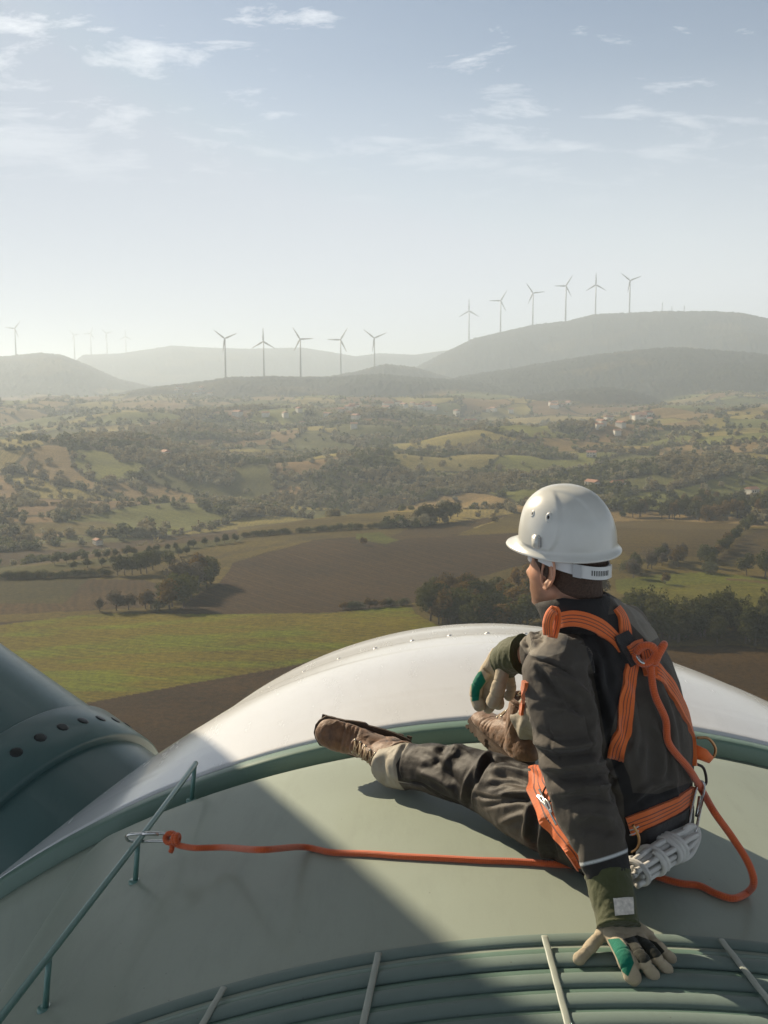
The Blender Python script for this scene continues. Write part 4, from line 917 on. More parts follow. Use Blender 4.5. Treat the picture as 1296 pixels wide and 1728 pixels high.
# stand collar
def collar():
    rows = []; nphi = 64; ph = np.linspace(math.radians(-142), math.radians(142), nphi)
    base_c = H2W((0, -.045, -.155)); top_c = H2W((0, -.032, -.098)); V = []
    prof = [(0, .000), (.35, .0), (.8, .0), (1.0, .002), (1.04, .006), (1.0, .011), (.75, .010), (.3, .009), (-.15, .008)]
    for s, off in prof:
        for p in ph:
            k = abs(p)/math.radians(142); fr = np.clip((k-.55)/.45, 0, 1)
            rb = np.array((.082*math.sin(p), -.078*math.cos(p), 0)); rt_ = np.array(((.066+.020*fr)*math.sin(p), -.070*math.cos(p)+.012*fr, 0))
            bt_ = H2W((0, -.045, -.146)); tp_ = H2W((0, -.030, -.082+.0*k))
            zt = -.010*fr*1.2
            lo = bt_+HM3@rb*(1.06); hi = tp_+HM3@rt_+np.array((0, 0, zt-.018*fr))
            d = (HM3@np.array((math.sin(p), -math.cos(p), .15))); V.append(lo+(hi-lo)*s+d*off)
    V = np.array(V); n = nphi; m = len(prof); I, J = np.meshgrid(np.arange(m), np.arange(n-1), indexing='ij'); I2 = (I+1) % m
    Fq = np.stack([I*n+J, I*n+J+1, I2*n+J+1, I2*n+J], -1).reshape(-1, 4)
    V = V+np.stack([.0025*vnoise(V[:, 0]*40, V[:, 1]*40, V[:, 2]*25, s) for s in (1, 2, 3)], -1)
    return V, Fq
cv_, cf_ = collar()
put('collar', mesh_np('collar', cv_, cf_[:, ::-1], [C_BLACK]), person)
# --- trousers
lgL = limb([hpL+(0.03, .01, .02), hpL*.5+knL*.5, knL, knL*.45+anL*.55+(0, 0, .005), anL+(.02, -.02, 0)], [.118, .096, .082, .070, .064], 6, 24)
lgR = limb([hpR, hpR*.5+knR*.5, knR, knR*.45+anR*.55, anR+(knR-anR)*.12], [.11, .092, .082, .068, .064], 6, 24)
pv = tube(catmull([pel-RT*.10+np.array((0, 0, -.02)), pel+np.array((0, 0, -.02)), pel+RT*.10+np.array((0, 0, -.02))], 5), .092, 24)
pv2 = limb([pel+np.array((0, 0, -.03)), pel+np.array((0, 0, .05))], [.15, .17], 4, 24)
V, Fq, N = fuse([lgL, lgR, pv, trunk(-.012, 0, 3)], .0042, 4)
V = limbnoise(V, N, hpL, knL, 9, 4, .004, 31, rad=.14); V = limbnoise(V, normals(V, Fq), knL, anL, 12, 9, .006, 32, rad=.12); V = limbnoise(V, normals(V, Fq), knR, anR, 12, 9, .008, 33, rad=.11)
N = normals(V, Fq)
ST = [([(912,1318),(885,1298),(855,1288),(835,1290)], 3.5, .006), ([(915,1330),(880,1312),(850,1308),(828,1312)], 3.5, -.006), ([(905,1352),(870,1350),(838,1356),(812,1362)], 4, -.005), ([(840,1390),(865,1380),(890,1372)], 5, .005), ([(735,1255),(760,1262),(800,1275)], 5, .005), ([(700,1300),(740,1315),(770,1335)], 6, .006), ([(830,1262),(812,1290),(800,1320),(796,1360)], 3, .006),
      ([(905,1300),(880,1292),(850,1282),(820,1280)], 5, -.008), ([(908,1312),(880,1305),(850,1298),(822,1302)], 5, .008), ([(910,1325),(885,1322),(850,1318),(818,1330)], 5, -.008), ([(905,1340),(870,1338),(840,1345)], 5, .007),
      ([(912,1345),(905,1375),(898,1400),(905,1435)], 5, -.008), ([(925,1365),(918,1395),(915,1430),(925,1460)], 5, .008), ([(935,1390),(930,1420),(940,1455)], 5, -.008), ([(893,1350),(890,1380),(885,1420)], 5, .006),
      ([(835,1270),(812,1300),(795,1335),(790,1368)], 4, -.008), ([(825,1266),(800,1298),(784,1330),(778,1360)], 4, .006), ([(790,1255),(765,1270),(745,1300)], 6, .006), ([(760,1250),(740,1272),(725,1300)], 6, -.006),
      ([(690,1250),(675,1270),(670,1300),(680,1320)], 3, -.005), ([(670,1320),(705,1322),(740,1342),(790,1362)], 3, -.005), ([(700,1265),(730,1280),(760,1310),(785,1345)], 7, -.005), ([(655,1265),(645,1290),(650,1330)], 5, -.005), ([(640,1270),(628,1295),(625,1325)], 5, .004),
      ([(878,1160),(870,1190),(873,1225)], 5, -.007), ([(885,1210),(880,1240),(890,1275)], 6, .006), ([(795,1340),(830,1348),(860,1345),(890,1350)], 3, -.004)]
V = folds(V, N, ST)
ZT = [[[(596,1225),(700,1240),(684,1262),(668,1290),(672,1318),(712,1326),(738,1345),(722,1362),(596,1342)], [(860,1120),(905,1100),(925,1300),(860,1230)]],
      [[(795,1330),(850,1345),(888,1350),(884,1425),(850,1405),(803,1375)], [(672,1320),(708,1324),(740,1344),(788,1366),(760,1372),(716,1356),(690,1342)], [(835,1290),(900,1318),(905,1335),(860,1340),(822,1318)]],
      [[(905,1350),(925,1350),(935,1480),(890,1460)]]]
N = normals(V, Fq); bk_ = np.where(((V-pel)@FW < .02) & (np.linalg.norm(V-pel, axis=1) < .25), 9, -9)
me = mesh_np('trousers', V, Fq, [zcloth('trouser cloth', [BRW, PAL, MID, (.018, .015, .013)], .6, .02)]); zattr(me, V, N, ZT, {2: bk_})
put('trousers', me, person)
TV, TF = V, Fq
# --- boots
LEA = mat('brown leather', (.150, .070, .028), .6, noise=(45, .45), bump=(160, .7, .0022), sheen=.2); SOLE = mat('rubber sole', (.060, .036, .020), .8, noise=(60, .3), bump=(120, .5, .002)); LACE = mat('laces', (.34, .25, .15), .8, noise=(300, .4)); EYEL = mat('eyelet', (.5, .45, .36), .3, 1.0)
def boot(ank, toe, dors, shin, label=None, sc=1.0):
    toe = np.array(toe, float); toe /= np.linalg.norm(toe); dors = np.array(dors, float); dors -= toe*(dors@toe); dors /= np.linalg.norm(dors); lat = np.cross(dors, toe)
    M = np.stack([toe, lat, dors], 1)*sc; W3 = lambda v: np.asarray(v, float)@M.T+ank
    shin_l = M.T@np.array(shin, float); shin_l /= np.linalg.norm(shin_l)
    S = [(-.083, .030, -.075, .040), (-.078, .037, -.066, .056), (-.06, .040, -.055, .066), (-.03, .041, -.045, .070), (.0, .041, -.045, .066), (.04, .042, -.052, .056), (.08, .046, -.062, .044), (.12, .050, -.068, .036), (.155, .050, -.070, .032), (.185, .044, -.074, .028), (.205, .032, -.080, .020), (.214, .014, -.084, .012)]
    path = [(x, 0, z+.004) for x, w_, z, h in S]
    up = tube(catmull([np.array(p) for p in path], 4), np.interp(np.linspace(0, 1, 45), np.linspace(0, 1, 12), [s[1] for s in S]), 24, up=(0, 0, 1), flat=np.interp(np.linspace(0, 1, 45), np.linspace(0, 1, 12), [s[3]/s[1]*.95 for s in S]))
    sh = tube(catmull([(-.035, 0, -.06), (-.022, 0, -.01), (-.018, 0, .03), np.array((-.018, 0, .02))+shin_l*.08], 5), np.interp(np.linspace(0, 1, 16), [0, .4, 1], [.046, .046, .052]), 24)
    tong = tube(catmull([(.085, 0, -.022), (.045, 0, .0), (.028, 0, .03), np.array((.012, 0, .03))+shin_l*.06], 5), .024, 12)
    pts = [(W3(v), f) for v, f in (up, sh, tong)]
    V, Fq, N = fuse(pts, .003, 4); L = (V-ank)@np.linalg.inv(M).T
    d = .0016*fbm(V[:, 0]*38, V[:, 1]*38, V[:, 2]*38, oct=3, seed=3)
    d += -.002*np.exp(-((L[:, 0]-.125-.12*L[:, 1]**2*10)/.0035)**2)-.002*np.exp(-((L[:, 0]+.01+.3*(L[:, 2]+.03))/.003)**2)*(np.abs(L[:, 1]) > .02)
    for kx in (.085, .10, .112): d += -.0018*np.exp(-((L[:, 0]-kx+.08*np.abs(L[:, 1]))/.004)**2)*(L[:, 2] > -.06)
    V = V+N*d[:, None]
    r = thing('boot', None, None, (0, 0, 0)); 
    o = put('boot', mesh_np('boot', V, Fq, [LEA]), person, label); bpy.data.objects.remove(r)
    # sole with lugs
    xs = np.linspace(0, 1, 26); out = [( -.088+.306*x, .030+.018*math.sin(min(1, x*1.35)*math.pi*.9)**.6+.006*(x > .5)) for x in xs]
    prof = [(x, w_) for x, w_ in out]; prof[0] = (-.088, .022); prof[-1] = (.220, .010); prof[-2] = (.212, .026)
    zt_, zb_ = -.083, -.108; ring = [(x, w_) for x, w_ in prof]+[(x, -w_) for x, w_ in prof[::-1]]
    n = len(ring); cxm = .06; Vs = []
    for z_, g in ((zt_+.006, .97), (zt_+.004, 1.05), (zt_-.006, 1.06), (zt_-.010, 1.0), (zb_, .99)):
        Vs += [(cxm+(x-cxm)*(1+(g-1)*.5), y*g+math.copysign(.002*(g > 1), y), z_) for x, y in ring]
    Fs = [[k*n+j, k*n+(j+1) % n, (k+1)*n+(j+1) % n, (k+1)*n+j] for k in range(4) for j in range(n)]
    Fs += [[4*n+j, 4*n+j+1, 4*n+n-2-j, 4*n+n-1-j] for j in range(0, n//2-1)]+[[j+1, j, n-1-j, n-2-j] for j in range(0, n//2-1)]
    parts = [(W3(Vs), np.array(Fs)[:, ::-1])]
    for k in range(11):
        x = -.075+k*.028
        if .035 < x < .06: continue
        for s_ in (-1, 1): v, f = box((x, s_*.026, zb_-.003), (.016, .034, .008)); parts.append((W3(v), f))
    so_ = join_me('sole', parts, [SOLE], smooth=False); put2('sole', so_, o)
    parts = []; 
    bv = BVHTree.FromPolygons([Vector(v) for v in V], [tuple(f) for f in Fq])
    def onb(x, y, off=.002):
        org = W3((x, y, .2)); h_ = bv.ray_cast(Vector(org), Vector(-dors))[0]
        if h_ is None: h_ = Vector(W3((x, y, -.02)))
        return np.array(h_)+dors*off
    ey = []
    for k in range(5):
        x = .082-.019*k; a_ = onb(x, .019); b_ = onb(x, -.019); a2 = onb(x-.016, .019); b2_ = onb(x-.016, -.019); mid = onb(x-.004, 0, .006)
        parts += [tube(catmull([a_, mid, b_], 4), .0022, 6), tube(catmull([a_, onb(x-.010, .0, .007), b2_], 4), .0022, 6), tube(catmull([b_, onb(x-.010, .0, .0075), a2], 4), .0022, 6)]
        for e_ in (a_, b_): v, f = lathe([(.0018, .002), (.004, .002), (.0048, 0), (.0048, -.002)], 10, e_-dors*.001, axes(dors)); ey.append((v, f))
    put2('laces', join_me('laces', parts, [LACE]), o); put2('eyelets', join_me('eyelets', ey, [EYEL]), o)
    # folded pull tab and padded top
    ring = [W3(np.array((-.018, 0, .02))+shin_l*.085+np.array((math.cos(a)*.050, math.sin(a)*.050, 0))) for a in np.linspace(0, 2*math.pi, 20, endpoint=False)]
    put2('ankle_pad', mesh_np('ankle_pad', *tube(ring, .008, 8, closed=True), mats=[LEA]), o)
    return o
boot(P3((640,1271,3.13)), (-.95, .14, .20), (.26, -.94, -.02), knL-anL)
boot(P3((872,1226,3.2)), (-.40, .86, .20), (.18, -.16, .95), (.15, -.25, .95))
# --- gloves
LT = mat('glove suede', (.40, .335, .235), .9, noise=(55, .35), bump=(260, .7, .0016), sheen=.3); GRN = mat('green glove patch', (.0, .135, .085), .7, noise=(60, .3), bump=(200, .4, .001)); GBK = cloth('black knit', (.022, .024, .018)); GOL = cloth('olive cuff', (.058, .065, .024), .7, sheen=.15); LAB = mat('white tag', (.62, .58, .52), .8, noise=(90, .3), bump=(150, .5, .001))
GLM = zcloth('glove leather', [(.40, .335, .235), (.0, .135, .085), (.022, .024, .018)], .85, .12)
def finger(pts, r):
    q = catmull(pts, 6); d = q[-1]-q[-2]; d /= np.linalg.norm(d); n = len(q); u = np.linspace(0, 1, n)
    rr = r*(1+.04*np.cos(u*math.pi*4)-.06*u); ext = [q[-1]+d*r*k for k in (.35, .6, .8, .93)]; rr = np.concatenate([rr, rr[-1]*np.array([.93, .78, .55, .25])])
    return tube(np.vstack([q, ext]), rr, 18, up=None)
def glove(palm, fingers, polys, cuff, cuff_r, tag=None, label=None):
    parts = list(palm)
    for pts, r in fingers: parts.append(finger(pts, r))
    V, Fq, N = fuse(parts, .0019, 7)
    V = V+N*(.0010*fbm(V[:, 0]*60, V[:, 1]*60, V[:, 2]*60, oct=3, seed=8))[:, None]; N = normals(V, Fq)
    for pts, r in fingers:      # cross creases at the knuckles
        for k in (1, 2):
            if k < len(pts)-1:
                p_ = np.array(pts[k]); d = np.array(pts[k+1])-np.array(pts[k-1]); d /= np.linalg.norm(d); s = (V-p_)@d; q = np.linalg.norm(V-p_-s[:, None]*d, axis=1)
                V = V-N*(.0016*np.exp(-(s/.0022)**2)*(q < r*1.4))[:, None]
    me = mesh_np('glove', V, Fq, [GLM]); zattr(me, V, N, [[p_ for p_, k_ in polys if k_ == 1], [p_ for p_, k_ in polys if k_ == 2]]); o = put('glove', me, person, label)
    q = catmull(cuff, 8); r_ = np.interp(np.linspace(0, 1, len(q)), np.linspace(0, 1, len(cuff_r)), cuff_r); cv, cf = tube(q, r_, 32)
    rim = tube(np.concatenate([q[-1:]-1e-4*(q[-1]-q[-2]), q[-1:]+.6*(q[-1]-q[-2])]), r_[-1]*1.06, 32); rim0 = tube(np.concatenate([q[:1], q[:1]+.8*(q[1]-q[0])]), r_[0]*1.05, 32)
    V2, F2, N2 = fuse([(cv, cf), rim, rim0], .0028, 2); V2 = V2+N2*(.002*fbm(V2[:, 0]*45, V2[:, 1]*45, V2[:, 2]*30, oct=3, seed=5))[:, None]
    put2('cuff', mesh_np('cuff', V2, F2, [GOL]), o)
    if tag:
        bv = BVHTree.FromPolygons([Vector(v) for v in V2], [tuple(f) for f in F2]); g = []
        for j in range(7):
            for i in range(7):
                u_, v_ = i/6, j/6; x = (tag[0][0]*(1-u_)+tag[1][0]*u_)*(1-v_)+(tag[3][0]*(1-u_)+tag[2][0]*u_)*v_; y = (tag[0][1]*(1-u_)+tag[1][1]*u_)*(1-v_)+(tag[3][1]*(1-u_)+tag[2][1]*u_)*v_
                d = Vector([float(c_) for c_ in ray(x, y)]).normalized(); h_, n_, _, _ = bv.ray_cast(Vector(CAMP), d)
                if h_ is None: h_, n_, _, _ = bv.find_nearest(P(x, y, wrL[1]))
                g.append(np.array(h_+n_*.0025))
        g = np.array(g); gf = [[j*7+i, j*7+i+1, (j+1)*7+i+1, (j+1)*7+i] for j in range(6) for i in range(6)]
        me = mesh_np('cuff_tag', g, gf, [LAB]); put2('cuff_tag', me, o); cob = C.objects['cuff_tag'] if 'cuff_tag' in C.objects else None
    return o
def Z3(px_, py_, z_): return np.array(PZ(px_, py_, z_))
def hull_palm(pts, rr):   # fan of tubes filling the palm
    a, b_ = pts; out = []
    for k in range(5): out.append(limb([np.array(a[0])+(np.array(a[1])-np.array(a[0]))*k/4, np.array(b_[0])+(np.array(b_[1])-np.array(b_[0]))*k/4], [rr*.95, rr], 4, 14))
    return out
rz = float(roof_z(.52, 2.1))
palmL = hull_palm(((Z3(1026,1564,.050+rz), Z3(1064,1560,.050+rz)), (Z3(1040,1592,.036+rz), Z3(1096,1585,.032+rz))), .0175)
palmL.append(limb([Z3(1030,1560,.045+rz), Z3(1015,1580,.035+rz)], [.018, .017], 4, 14))
fL = [([Z3(1022,1572,.036+rz), Z3(1004,1590,.032+rz), Z3(989,1607,.022+rz), Z3(977,1618,.015+rz)], .0140),
      ([Z3(1042,1590,.038+rz), Z3(1052,1612,.042+rz), Z3(1061,1632,.030+rz), Z3(1068,1650,.014+rz)], .0185),
      ([Z3(1062,1588,.040+rz), Z3(1078,1610,.045+rz), Z3(1092,1632,.032+rz), Z3(1102,1646,.014+rz)], .0140),
      ([Z3(1079,1585,.038+rz), Z3(1098,1604,.042+rz), Z3(1114,1624,.028+rz), Z3(1126,1636,.013+rz)], .0132),
      ([Z3(1092,1580,.033+rz), Z3(1108,1594,.034+rz), Z3(1122,1608,.022+rz), Z3(1133,1618,.012+rz)], .0120)]
gpL = [([(1025,1585),(1045,1583),(1062,1600),(1070,1625),(1060,1648),(1050,1640),(1040,1615)], 1), ([(985,1628),(1000,1610),(1018,1600),(1030,1600),(1010,1625),(985,1640)], 1), ([(1050,1585),(1075,1578),(1108,1590),(1122,1605),(1112,1615),(1100,1618),(1090,1625),(1078,1625),(1068,1608)], 2)]
TAGP = [(1035,1516),(1067,1514),(1069,1543),(1038,1546)]
w1 = wrL*.86+elL*.14; w2 = Z3(1043,1563,.055+rz)
glove(palmL, fL, gpL, [elL*.22+wrL*.78, w1*.5+w2*.5, w2], [.049, .047, .045], TAGP)
yR = 3.03
palmR = hull_palm(((P3((858,1112,yR)), P3((842,1100,yR+.03))), (P3((856,1142,yR+.01)), P3((820,1136,yR+.04)))), .023)
fR = [([P3((850,1124,yR-.03)), P3((844,1150,yR-.045)), P3((837,1172,yR-.045)), P3((832,1184,yR-.04))], .0215),
      ([P3((822,1132,yR+.02)), P3((806,1156,yR+.02)), P3((803,1176,yR+.01)), P3((808,1190,yR))], .0195),
      ([P3((832,1134,yR+.035)), P3((822,1162,yR+.04)), P3((820,1182,yR+.03)), P3((824,1194,yR+.02))], .0190),
      ([P3((845,1136,yR+.03)), P3((842,1162,yR+.04)), P3((841,1178,yR+.03)), P3((841,1188,yR+.02))], .0185),
      ([P3((858,1138,yR+.01)), P3((862,1155,yR+.02)), P3((862,1166,yR+.02)), P3((859,1174,yR+.01))], .0165)]
gpR = [([(795,1140),(812,1132),(820,1150),(810,1165),(808,1182),(796,1184)], 1)]
e2 = elR*.24+wrR*.76
glove(palmR, fR, gpR, [e2, wrR*.95+elR*.05, P3((852,1116,yR))], [.057, .054, .049])
# pale knit cuff peeping out of the far sleeve
# --- helmet
HC0 = H2W((0, -.002, .050)); tilt = Matrix.Rotation(math.radians(4), 3, 'X') @ Matrix.Rotation(math.radians(-8), 3, 'Y')
HMX = HM3@np.array(tilt)
WH = mat('helmet plastic', (.56, .56, .52), .28, coat=.35, noise=(9, .05), bump=(14, .05, .004)); WH2 = mat('headband plastic', (.60, .61, .60), .4, noise=(20, .06)); DKH = mat('vent dark', (.06, .055, .05), .8)
def helm():
    A_, B_, H_ = .125, .100, .126; nu, nv = 160, 60; u = np.linspace(0, 2*math.pi, nu, endpoint=False); V = []
    for j in range(nv):
        s = j/(nv-1); th = s*math.pi/2
        rr_ = math.cos(th)**.82 if j < nv-1 else 0.0; zz_ = H_*math.sin(th)**1.0
        x = B_*rr_*np.cos(u); y = A_*rr_*np.sin(u); z = np.full(nu, zz_)
        # crest band and side panels pressed into the shell
        ridge = .0045/(1+np.exp((np.abs(x)-.030-.006/(1+np.exp(-y/.02)))/.0016))*(1-np.exp(-((zz_)/.05)**2))
        side = .0042/(1+np.exp((np.hypot((y-.022)/1.0, (z-.050)*.92)-.066)/.0009))/(1+np.exp(-(np.abs(x)-.034)/.002))
        d = ridge+side; n_ = np.stack([x/B_**2, y/A_**2, z/H_**2], -1); n_ /= np.linalg.norm(n_, axis=1)[:, None]+1e-9
        V.append(np.stack([x, y, z], -1)+n_*d[:, None])
    rows = []
    for off, dz in ((.0, -.004), (.003, -.010), (.006, -.015), (.0095, -.018), (.0115, -.021), (.0105, -.0235), (.007, -.023), (.004, -.018), (-.002, -.010), (-.004, .0), (-.006, .03)):
        vis = np.clip(np.sin(u), 0, 1)**2.2*.034*np.clip(off/.0095, 0, 1); rows.append(np.stack([(B_+off)*np.cos(u), (A_+off)*np.sin(u)+vis, dz-.25*vis-.004*np.cos(2*u)*0+np.zeros(nu)], -1))
    V = np.concatenate(rows[::-1]+V); m = len(V)//nu; I, J = np.meshgrid(np.arange(m-1), np.arange(nu), indexing='ij'); J2 = (J+1) % nu
    return V, np.stack([I*nu+J, I*nu+J2, (I+1)*nu+J2, (I+1)*nu+J], -1).reshape(-1, 4)
hv_, hf_ = helm(); X2 = lambda v: np.asarray(v, float)@HMX.T+HC0
hel = put('helmet', mesh_np('helmet', X2(hv_), hf_, [WH]), person, 'white hard hat with short brim and side vents')
hb = BVHTree.FromPolygons([Vector(v) for v in X2(hv_)], [tuple(f) for f in hf_])
def onhel(px_, py_):
    d = Vector([float(c_) for c_ in ray(px_, py_)]).normalized(); return hb.ray_cast(Vector(CAMP), d)[:2]
for a_, b_, s_ in ((926, 873, .72), (899, 867, .5)):
    h_, n_ = onhel(a_, b_)
    if h_ is None: continue
    A = axes(n_, (0, 0, 1)); v, f = lathe([(.0045, .0025), (.0075, .0035), (.0105, .0015), (.012, -.002)], 20); v = v*np.array((1.5, 1, 1)); put2('vent_rim', mesh_np('vent_rim', v@A.T*s_+np.array(h_), f, [WH]), hel)
    v, f = lathe([(.0001, .0012), (.0048, .0012), (.0048, -.002)], 16); v = v*np.array((1.3, .9, 1)); put2('vent_hole', mesh_np('vent_hole', v@A.T*s_+np.array(h_), f, [DKH]), hel)
h_, n_ = onhel(905, 914)
if h_ is not None:
    A = axes(n_, (0, 0, 1)); bm = bmesh.new(); bmesh.ops.create_cube(bm, size=1, matrix=Matrix(((.032, 0, 0, 0), (0, .026, 0, 0), (0, 0, .011, 0), (0, 0, 0, 1)))); bmesh.ops.bevel(bm, geom=bm.edges[:], offset=.0035, segments=3, affect='EDGES')
    me = bm_mesh('slot_block', bm, WH); me.transform(Matrix([list(A[0])+[h_.x], list(A[1])+[h_.y], list(A[2])+[h_.z], [0, 0, 0, 1]])); put2('slot_block', me, hel)
    v, f = box((0, -.0135, .001), (.024, .003, .009)); put2('slot_recess', mesh_np('slot_recess', v@A.T+np.array(h_), f, [mat('slot grey', (.30, .30, .29), .5)], smooth=False), hel)
# headband strap hanging at the nape
def band(zc, h, r_out, a0, a1, dz=0, n=60, th=.003, dip=.028):
    V = []; ph = np.linspace(math.radians(a0), math.radians(a1), n)
    for o_, zo in ((th, -h/2), (th, h/2), (0, h/2), (0, -h/2)):
        for p in ph: V.append(H2W(((.078+r_out+o_)*math.sin(p), -(.105+r_out+o_)*math.cos(p), zc+zo-dip*math.cos(p)**1+dz)))
    I, J = np.meshgrid(np.arange(4), np.arange(n-1), indexing='ij'); I2 = (I+1) % 4; Fq = np.stack([I*n+J, I*n+J+1, I2*n+J+1, I2*n+J], -1).reshape(-1, 4)
    return np.array(V), Fq[:, ::-1]
hbnd = put2('headband', mesh_np('headband', *band(.009, .024, .004, -100, 100), mats=[WH2], smooth=False), hel)
put2('headband_adjuster', mesh_np('headband_adjuster', *band(.009, .030, .008, -52, 18, n=30, th=.0045), mats=[WH2], smooth=False), hel)
sl_ = [band(.009, .012, .0127, -28+k*3.6, -26.4+k*3.6, n=3, th=.0006) for k in range(9)]; put2('adjuster_slots', join_me('adjuster_slots', sl_, [DKH], smooth=False), hel)
put2('headband_loop', mesh_np('headband_loop', *band(.009, .031, .0085, -52, -42, n=6, th=.008), mats=[mat('loop grey', (.40, .41, .41), .4)], smooth=False), hel)
# ------------------------------------------------------------------ harness
def orange(name, stripes=True):
    m = bpy.data.materials.new(name); m.use_nodes = True; t = NT(m.node_tree); t.n.clear()
    b = t.new('ShaderNodeBsdfPrincipled', Roughness=.6); t.l.new(b.outputs[0], t.new('ShaderNodeOutputMaterial').inputs[0]); b.inputs['Sheen Weight'].default_value = .25
    ac = t.new('ShaderNodeAttribute', _attribute_name='across').outputs['Fac']; al = t.new('ShaderNodeAttribute', _attribute_name='along').outputs['Fac']; co = t.new('ShaderNodeTexCoord').outputs['Object']
    c = t.mix(t.noise(co, 30, 4), (.72, .13, .02, 1), (.88, .20, .03, 1))
    w_ = t.math('ADD', t.math('MULTIPLY', t.math('SINE', t.math('MULTIPLY', al, 2900.0)), .5), .5)
    c = t.mix(t.math('MULTIPLY', w_, .22), c, (.42, .07, .012, 1))
    if stripes:
        a = t.math('ABSOLUTE', ac); l1 = t.math('LESS_THAN', t.math('ABSOLUTE', t.math('SUBTRACT', a, .42)), .055); l2 = t.math('LESS_THAN', a, .045)
        c = t.mix(t.math('MULTIPLY', t.math('MAXIMUM', l1, l2), .85), c, (.05, .02, .025, 1))
    t.set(b, 'Base Color', c); t.set(b, 'Normal', t.new('ShaderNodeBump', Strength=.6, Distance=.0012, Height=w_).outputs[0]); return m
M_OR = orange('orange webbing'); M_BKW = cloth('black webbing', (.02, .018, .018), .6); 
allV = np.vstack([JV, TV, cv_]); allF = [tuple(f) for f in JF]+[tuple(f+len(JV)) for f in TF]+[tuple(f+len(JV)+len(TV)) for f in cf_[:, ::-1]]
BODY = BVHTree.FromPolygons([Vector(v) for v in allV], allF)
TBV = BVHTree.FromPolygons([Vector(v) for v in TV], [tuple(f) for f in TF]); ABV = BODY
def surf(px_, py_, y0=None):
    d = Vector([float(c_) for c_ in ray(px_, py_)]).normalized(); h_, n_, _, _ = BODY.ray_cast(Vector(CAMP), d)
    if h_ is None:
        h_, n_ = min((BODY.find_nearest(Vector(CAMP)+d*t_) for t_ in np.linspace(2.1, 3.2, 45)), key=lambda r_: r_[3])[:2]
    return np.array(h_), np.array(n_)
def strap(name, pts, wpx, mt=None, lift=.004, th=.0028, nw=7, parent=None, sub=None, world=None, tuck=0, tuck0=0):
    q = world if world is not None else [surf(*p_) for p_ in [tuple(z[:2]) for z in catmull([(a, b, 0) for a, b in pts], 9)]]
    H = np.array([a for a, b in q]); Nn = np.array([b for a, b in q])
    for _ in range(4): H[1:-1] = .25*H[:-2]+.5*H[1:-1]+.25*H[2:]; Nn[1:-1] = .25*Nn[:-2]+.5*Nn[1:-1]+.25*Nn[2:]
    Nn /= np.linalg.norm(Nn, axis=1)[:, None]; Tn = np.gradient(H, axis=0); Tn /= np.linalg.norm(Tn, axis=1)[:, None]+1e-9; B = np.cross(Nn, Tn); B /= np.linalg.norm(B, axis=1)[:, None]+1e-9
    n = len(H); H = H-Nn*(tuck*np.clip((np.arange(n)-(n-7))/6, 0, 1)**2+tuck0*np.clip((6-np.arange(n))/6, 0, 1)**2)[:, None]; w_ = np.interp(np.linspace(0, 1, n), np.linspace(0, 1, len(wpx)), wpx)*2.42/F if isinstance(wpx, (list, tuple)) else np.full(n, wpx*2.42/F)
    rows = []
    for k in range(nw):
        a = (k/(nw-1)*2-1); G = H+B*(a*w_/2)[:, None]; out = []
        for g, nn, h0 in zip(G, Nn, H):
            h_, n2, _, _ = BODY.ray_cast(Vector(g+nn*.05), Vector(-nn)); p_ = g if h_ is None or (Vector(g)-h_).length > .03 else np.array(h_); lo = (g-h0)@nn
            out.append(p_+nn*max(0, -((p_-h0)@nn)*.55))
        out = np.array(out)
        for _ in range(2): out[1:-1] = .25*out[:-2]+.5*out[1:-1]+.25*out[2:]
        rows.append(out+Nn*(lift-tuck*np.clip((np.arange(n)-(n-7))/6, 0, 1)**2-tuck0*np.clip((6-np.arange(n))/6, 0, 1)**2)[:, None])
    top = np.array(rows); bot = top-Nn[None]*(th+lift*.8); mid = top+Nn[None]*0
    allv = np.concatenate([top+Nn[None]*th*.6, bot[::-1]]); m = 2*nw; V = allv.transpose(1, 0, 2).reshape(-1, 3)
    I, J = np.meshgrid(np.arange(n-1), np.arange(m), indexing='ij'); J2 = (J+1) % m; Fq = np.stack([I*m+J, I*m+J2, (I+1)*m+J2, (I+1)*m+J], -1).reshape(-1, 4)
    caps = [[j, j+1, m-2-j, m-1-j] for j in range(nw-1)]+[[(n-1)*m+m-1-j, (n-1)*m+m-2-j, (n-1)*m+j+1, (n-1)*m+j] for j in range(nw-1)]
    me = mesh_np(name, V, np.vstack([Fq, caps]), [mt or M_OR], smooth=False)
    ac = np.tile(np.concatenate([np.linspace(-1, 1, nw), np.linspace(1, -1, nw)]), n); L = np.concatenate([[0], np.cumsum(np.linalg.norm(np.diff(H, axis=0), axis=1))]); float_attr(me, 'across', ac); float_attr(me, 'along', np.repeat(L, m))
    return (put2 if sub else put)(name, me, parent or har)
har = link('harness', None, person, 'orange full-body fall-arrest harness'); har.location = (0, 0, 0)
_put = put
def puth(name, me, parent=None): return put2h(name, me)
def put2h(name, me, label=None):
    me.transform(Matrix.Translation(-Vector(person.location))); return link(name, me, har, label)
def strap_h(*a, **k):
    k['parent'] = har; k['sub'] = True; return strap(*a, **k)
strap_h('strap', [(926,1062),(940,1050),(965,1044),(990,1048),(1015,1060),(1038,1080),(1058,1104)], [24, 27, 27, 25])
strap_h('strap', [(1040,1026),(1050,1040),(1054,1060),(1055,1080),(1060,1100)], [20, 24, 24])
strap_h('strap', [(1070,1100),(1062,1140),(1058,1180),(1050,1225),(1042,1262),(1034,1292)], [25, 26, 27, 27], lift=.005, tuck=.03)
strap_h('strap', [(1078,1108),(1100,1125),(1128,1155),(1148,1190),(1163,1225),(1172,1262),(1174,1292)], [28, 28, 27, 22, 18], lift=.006)
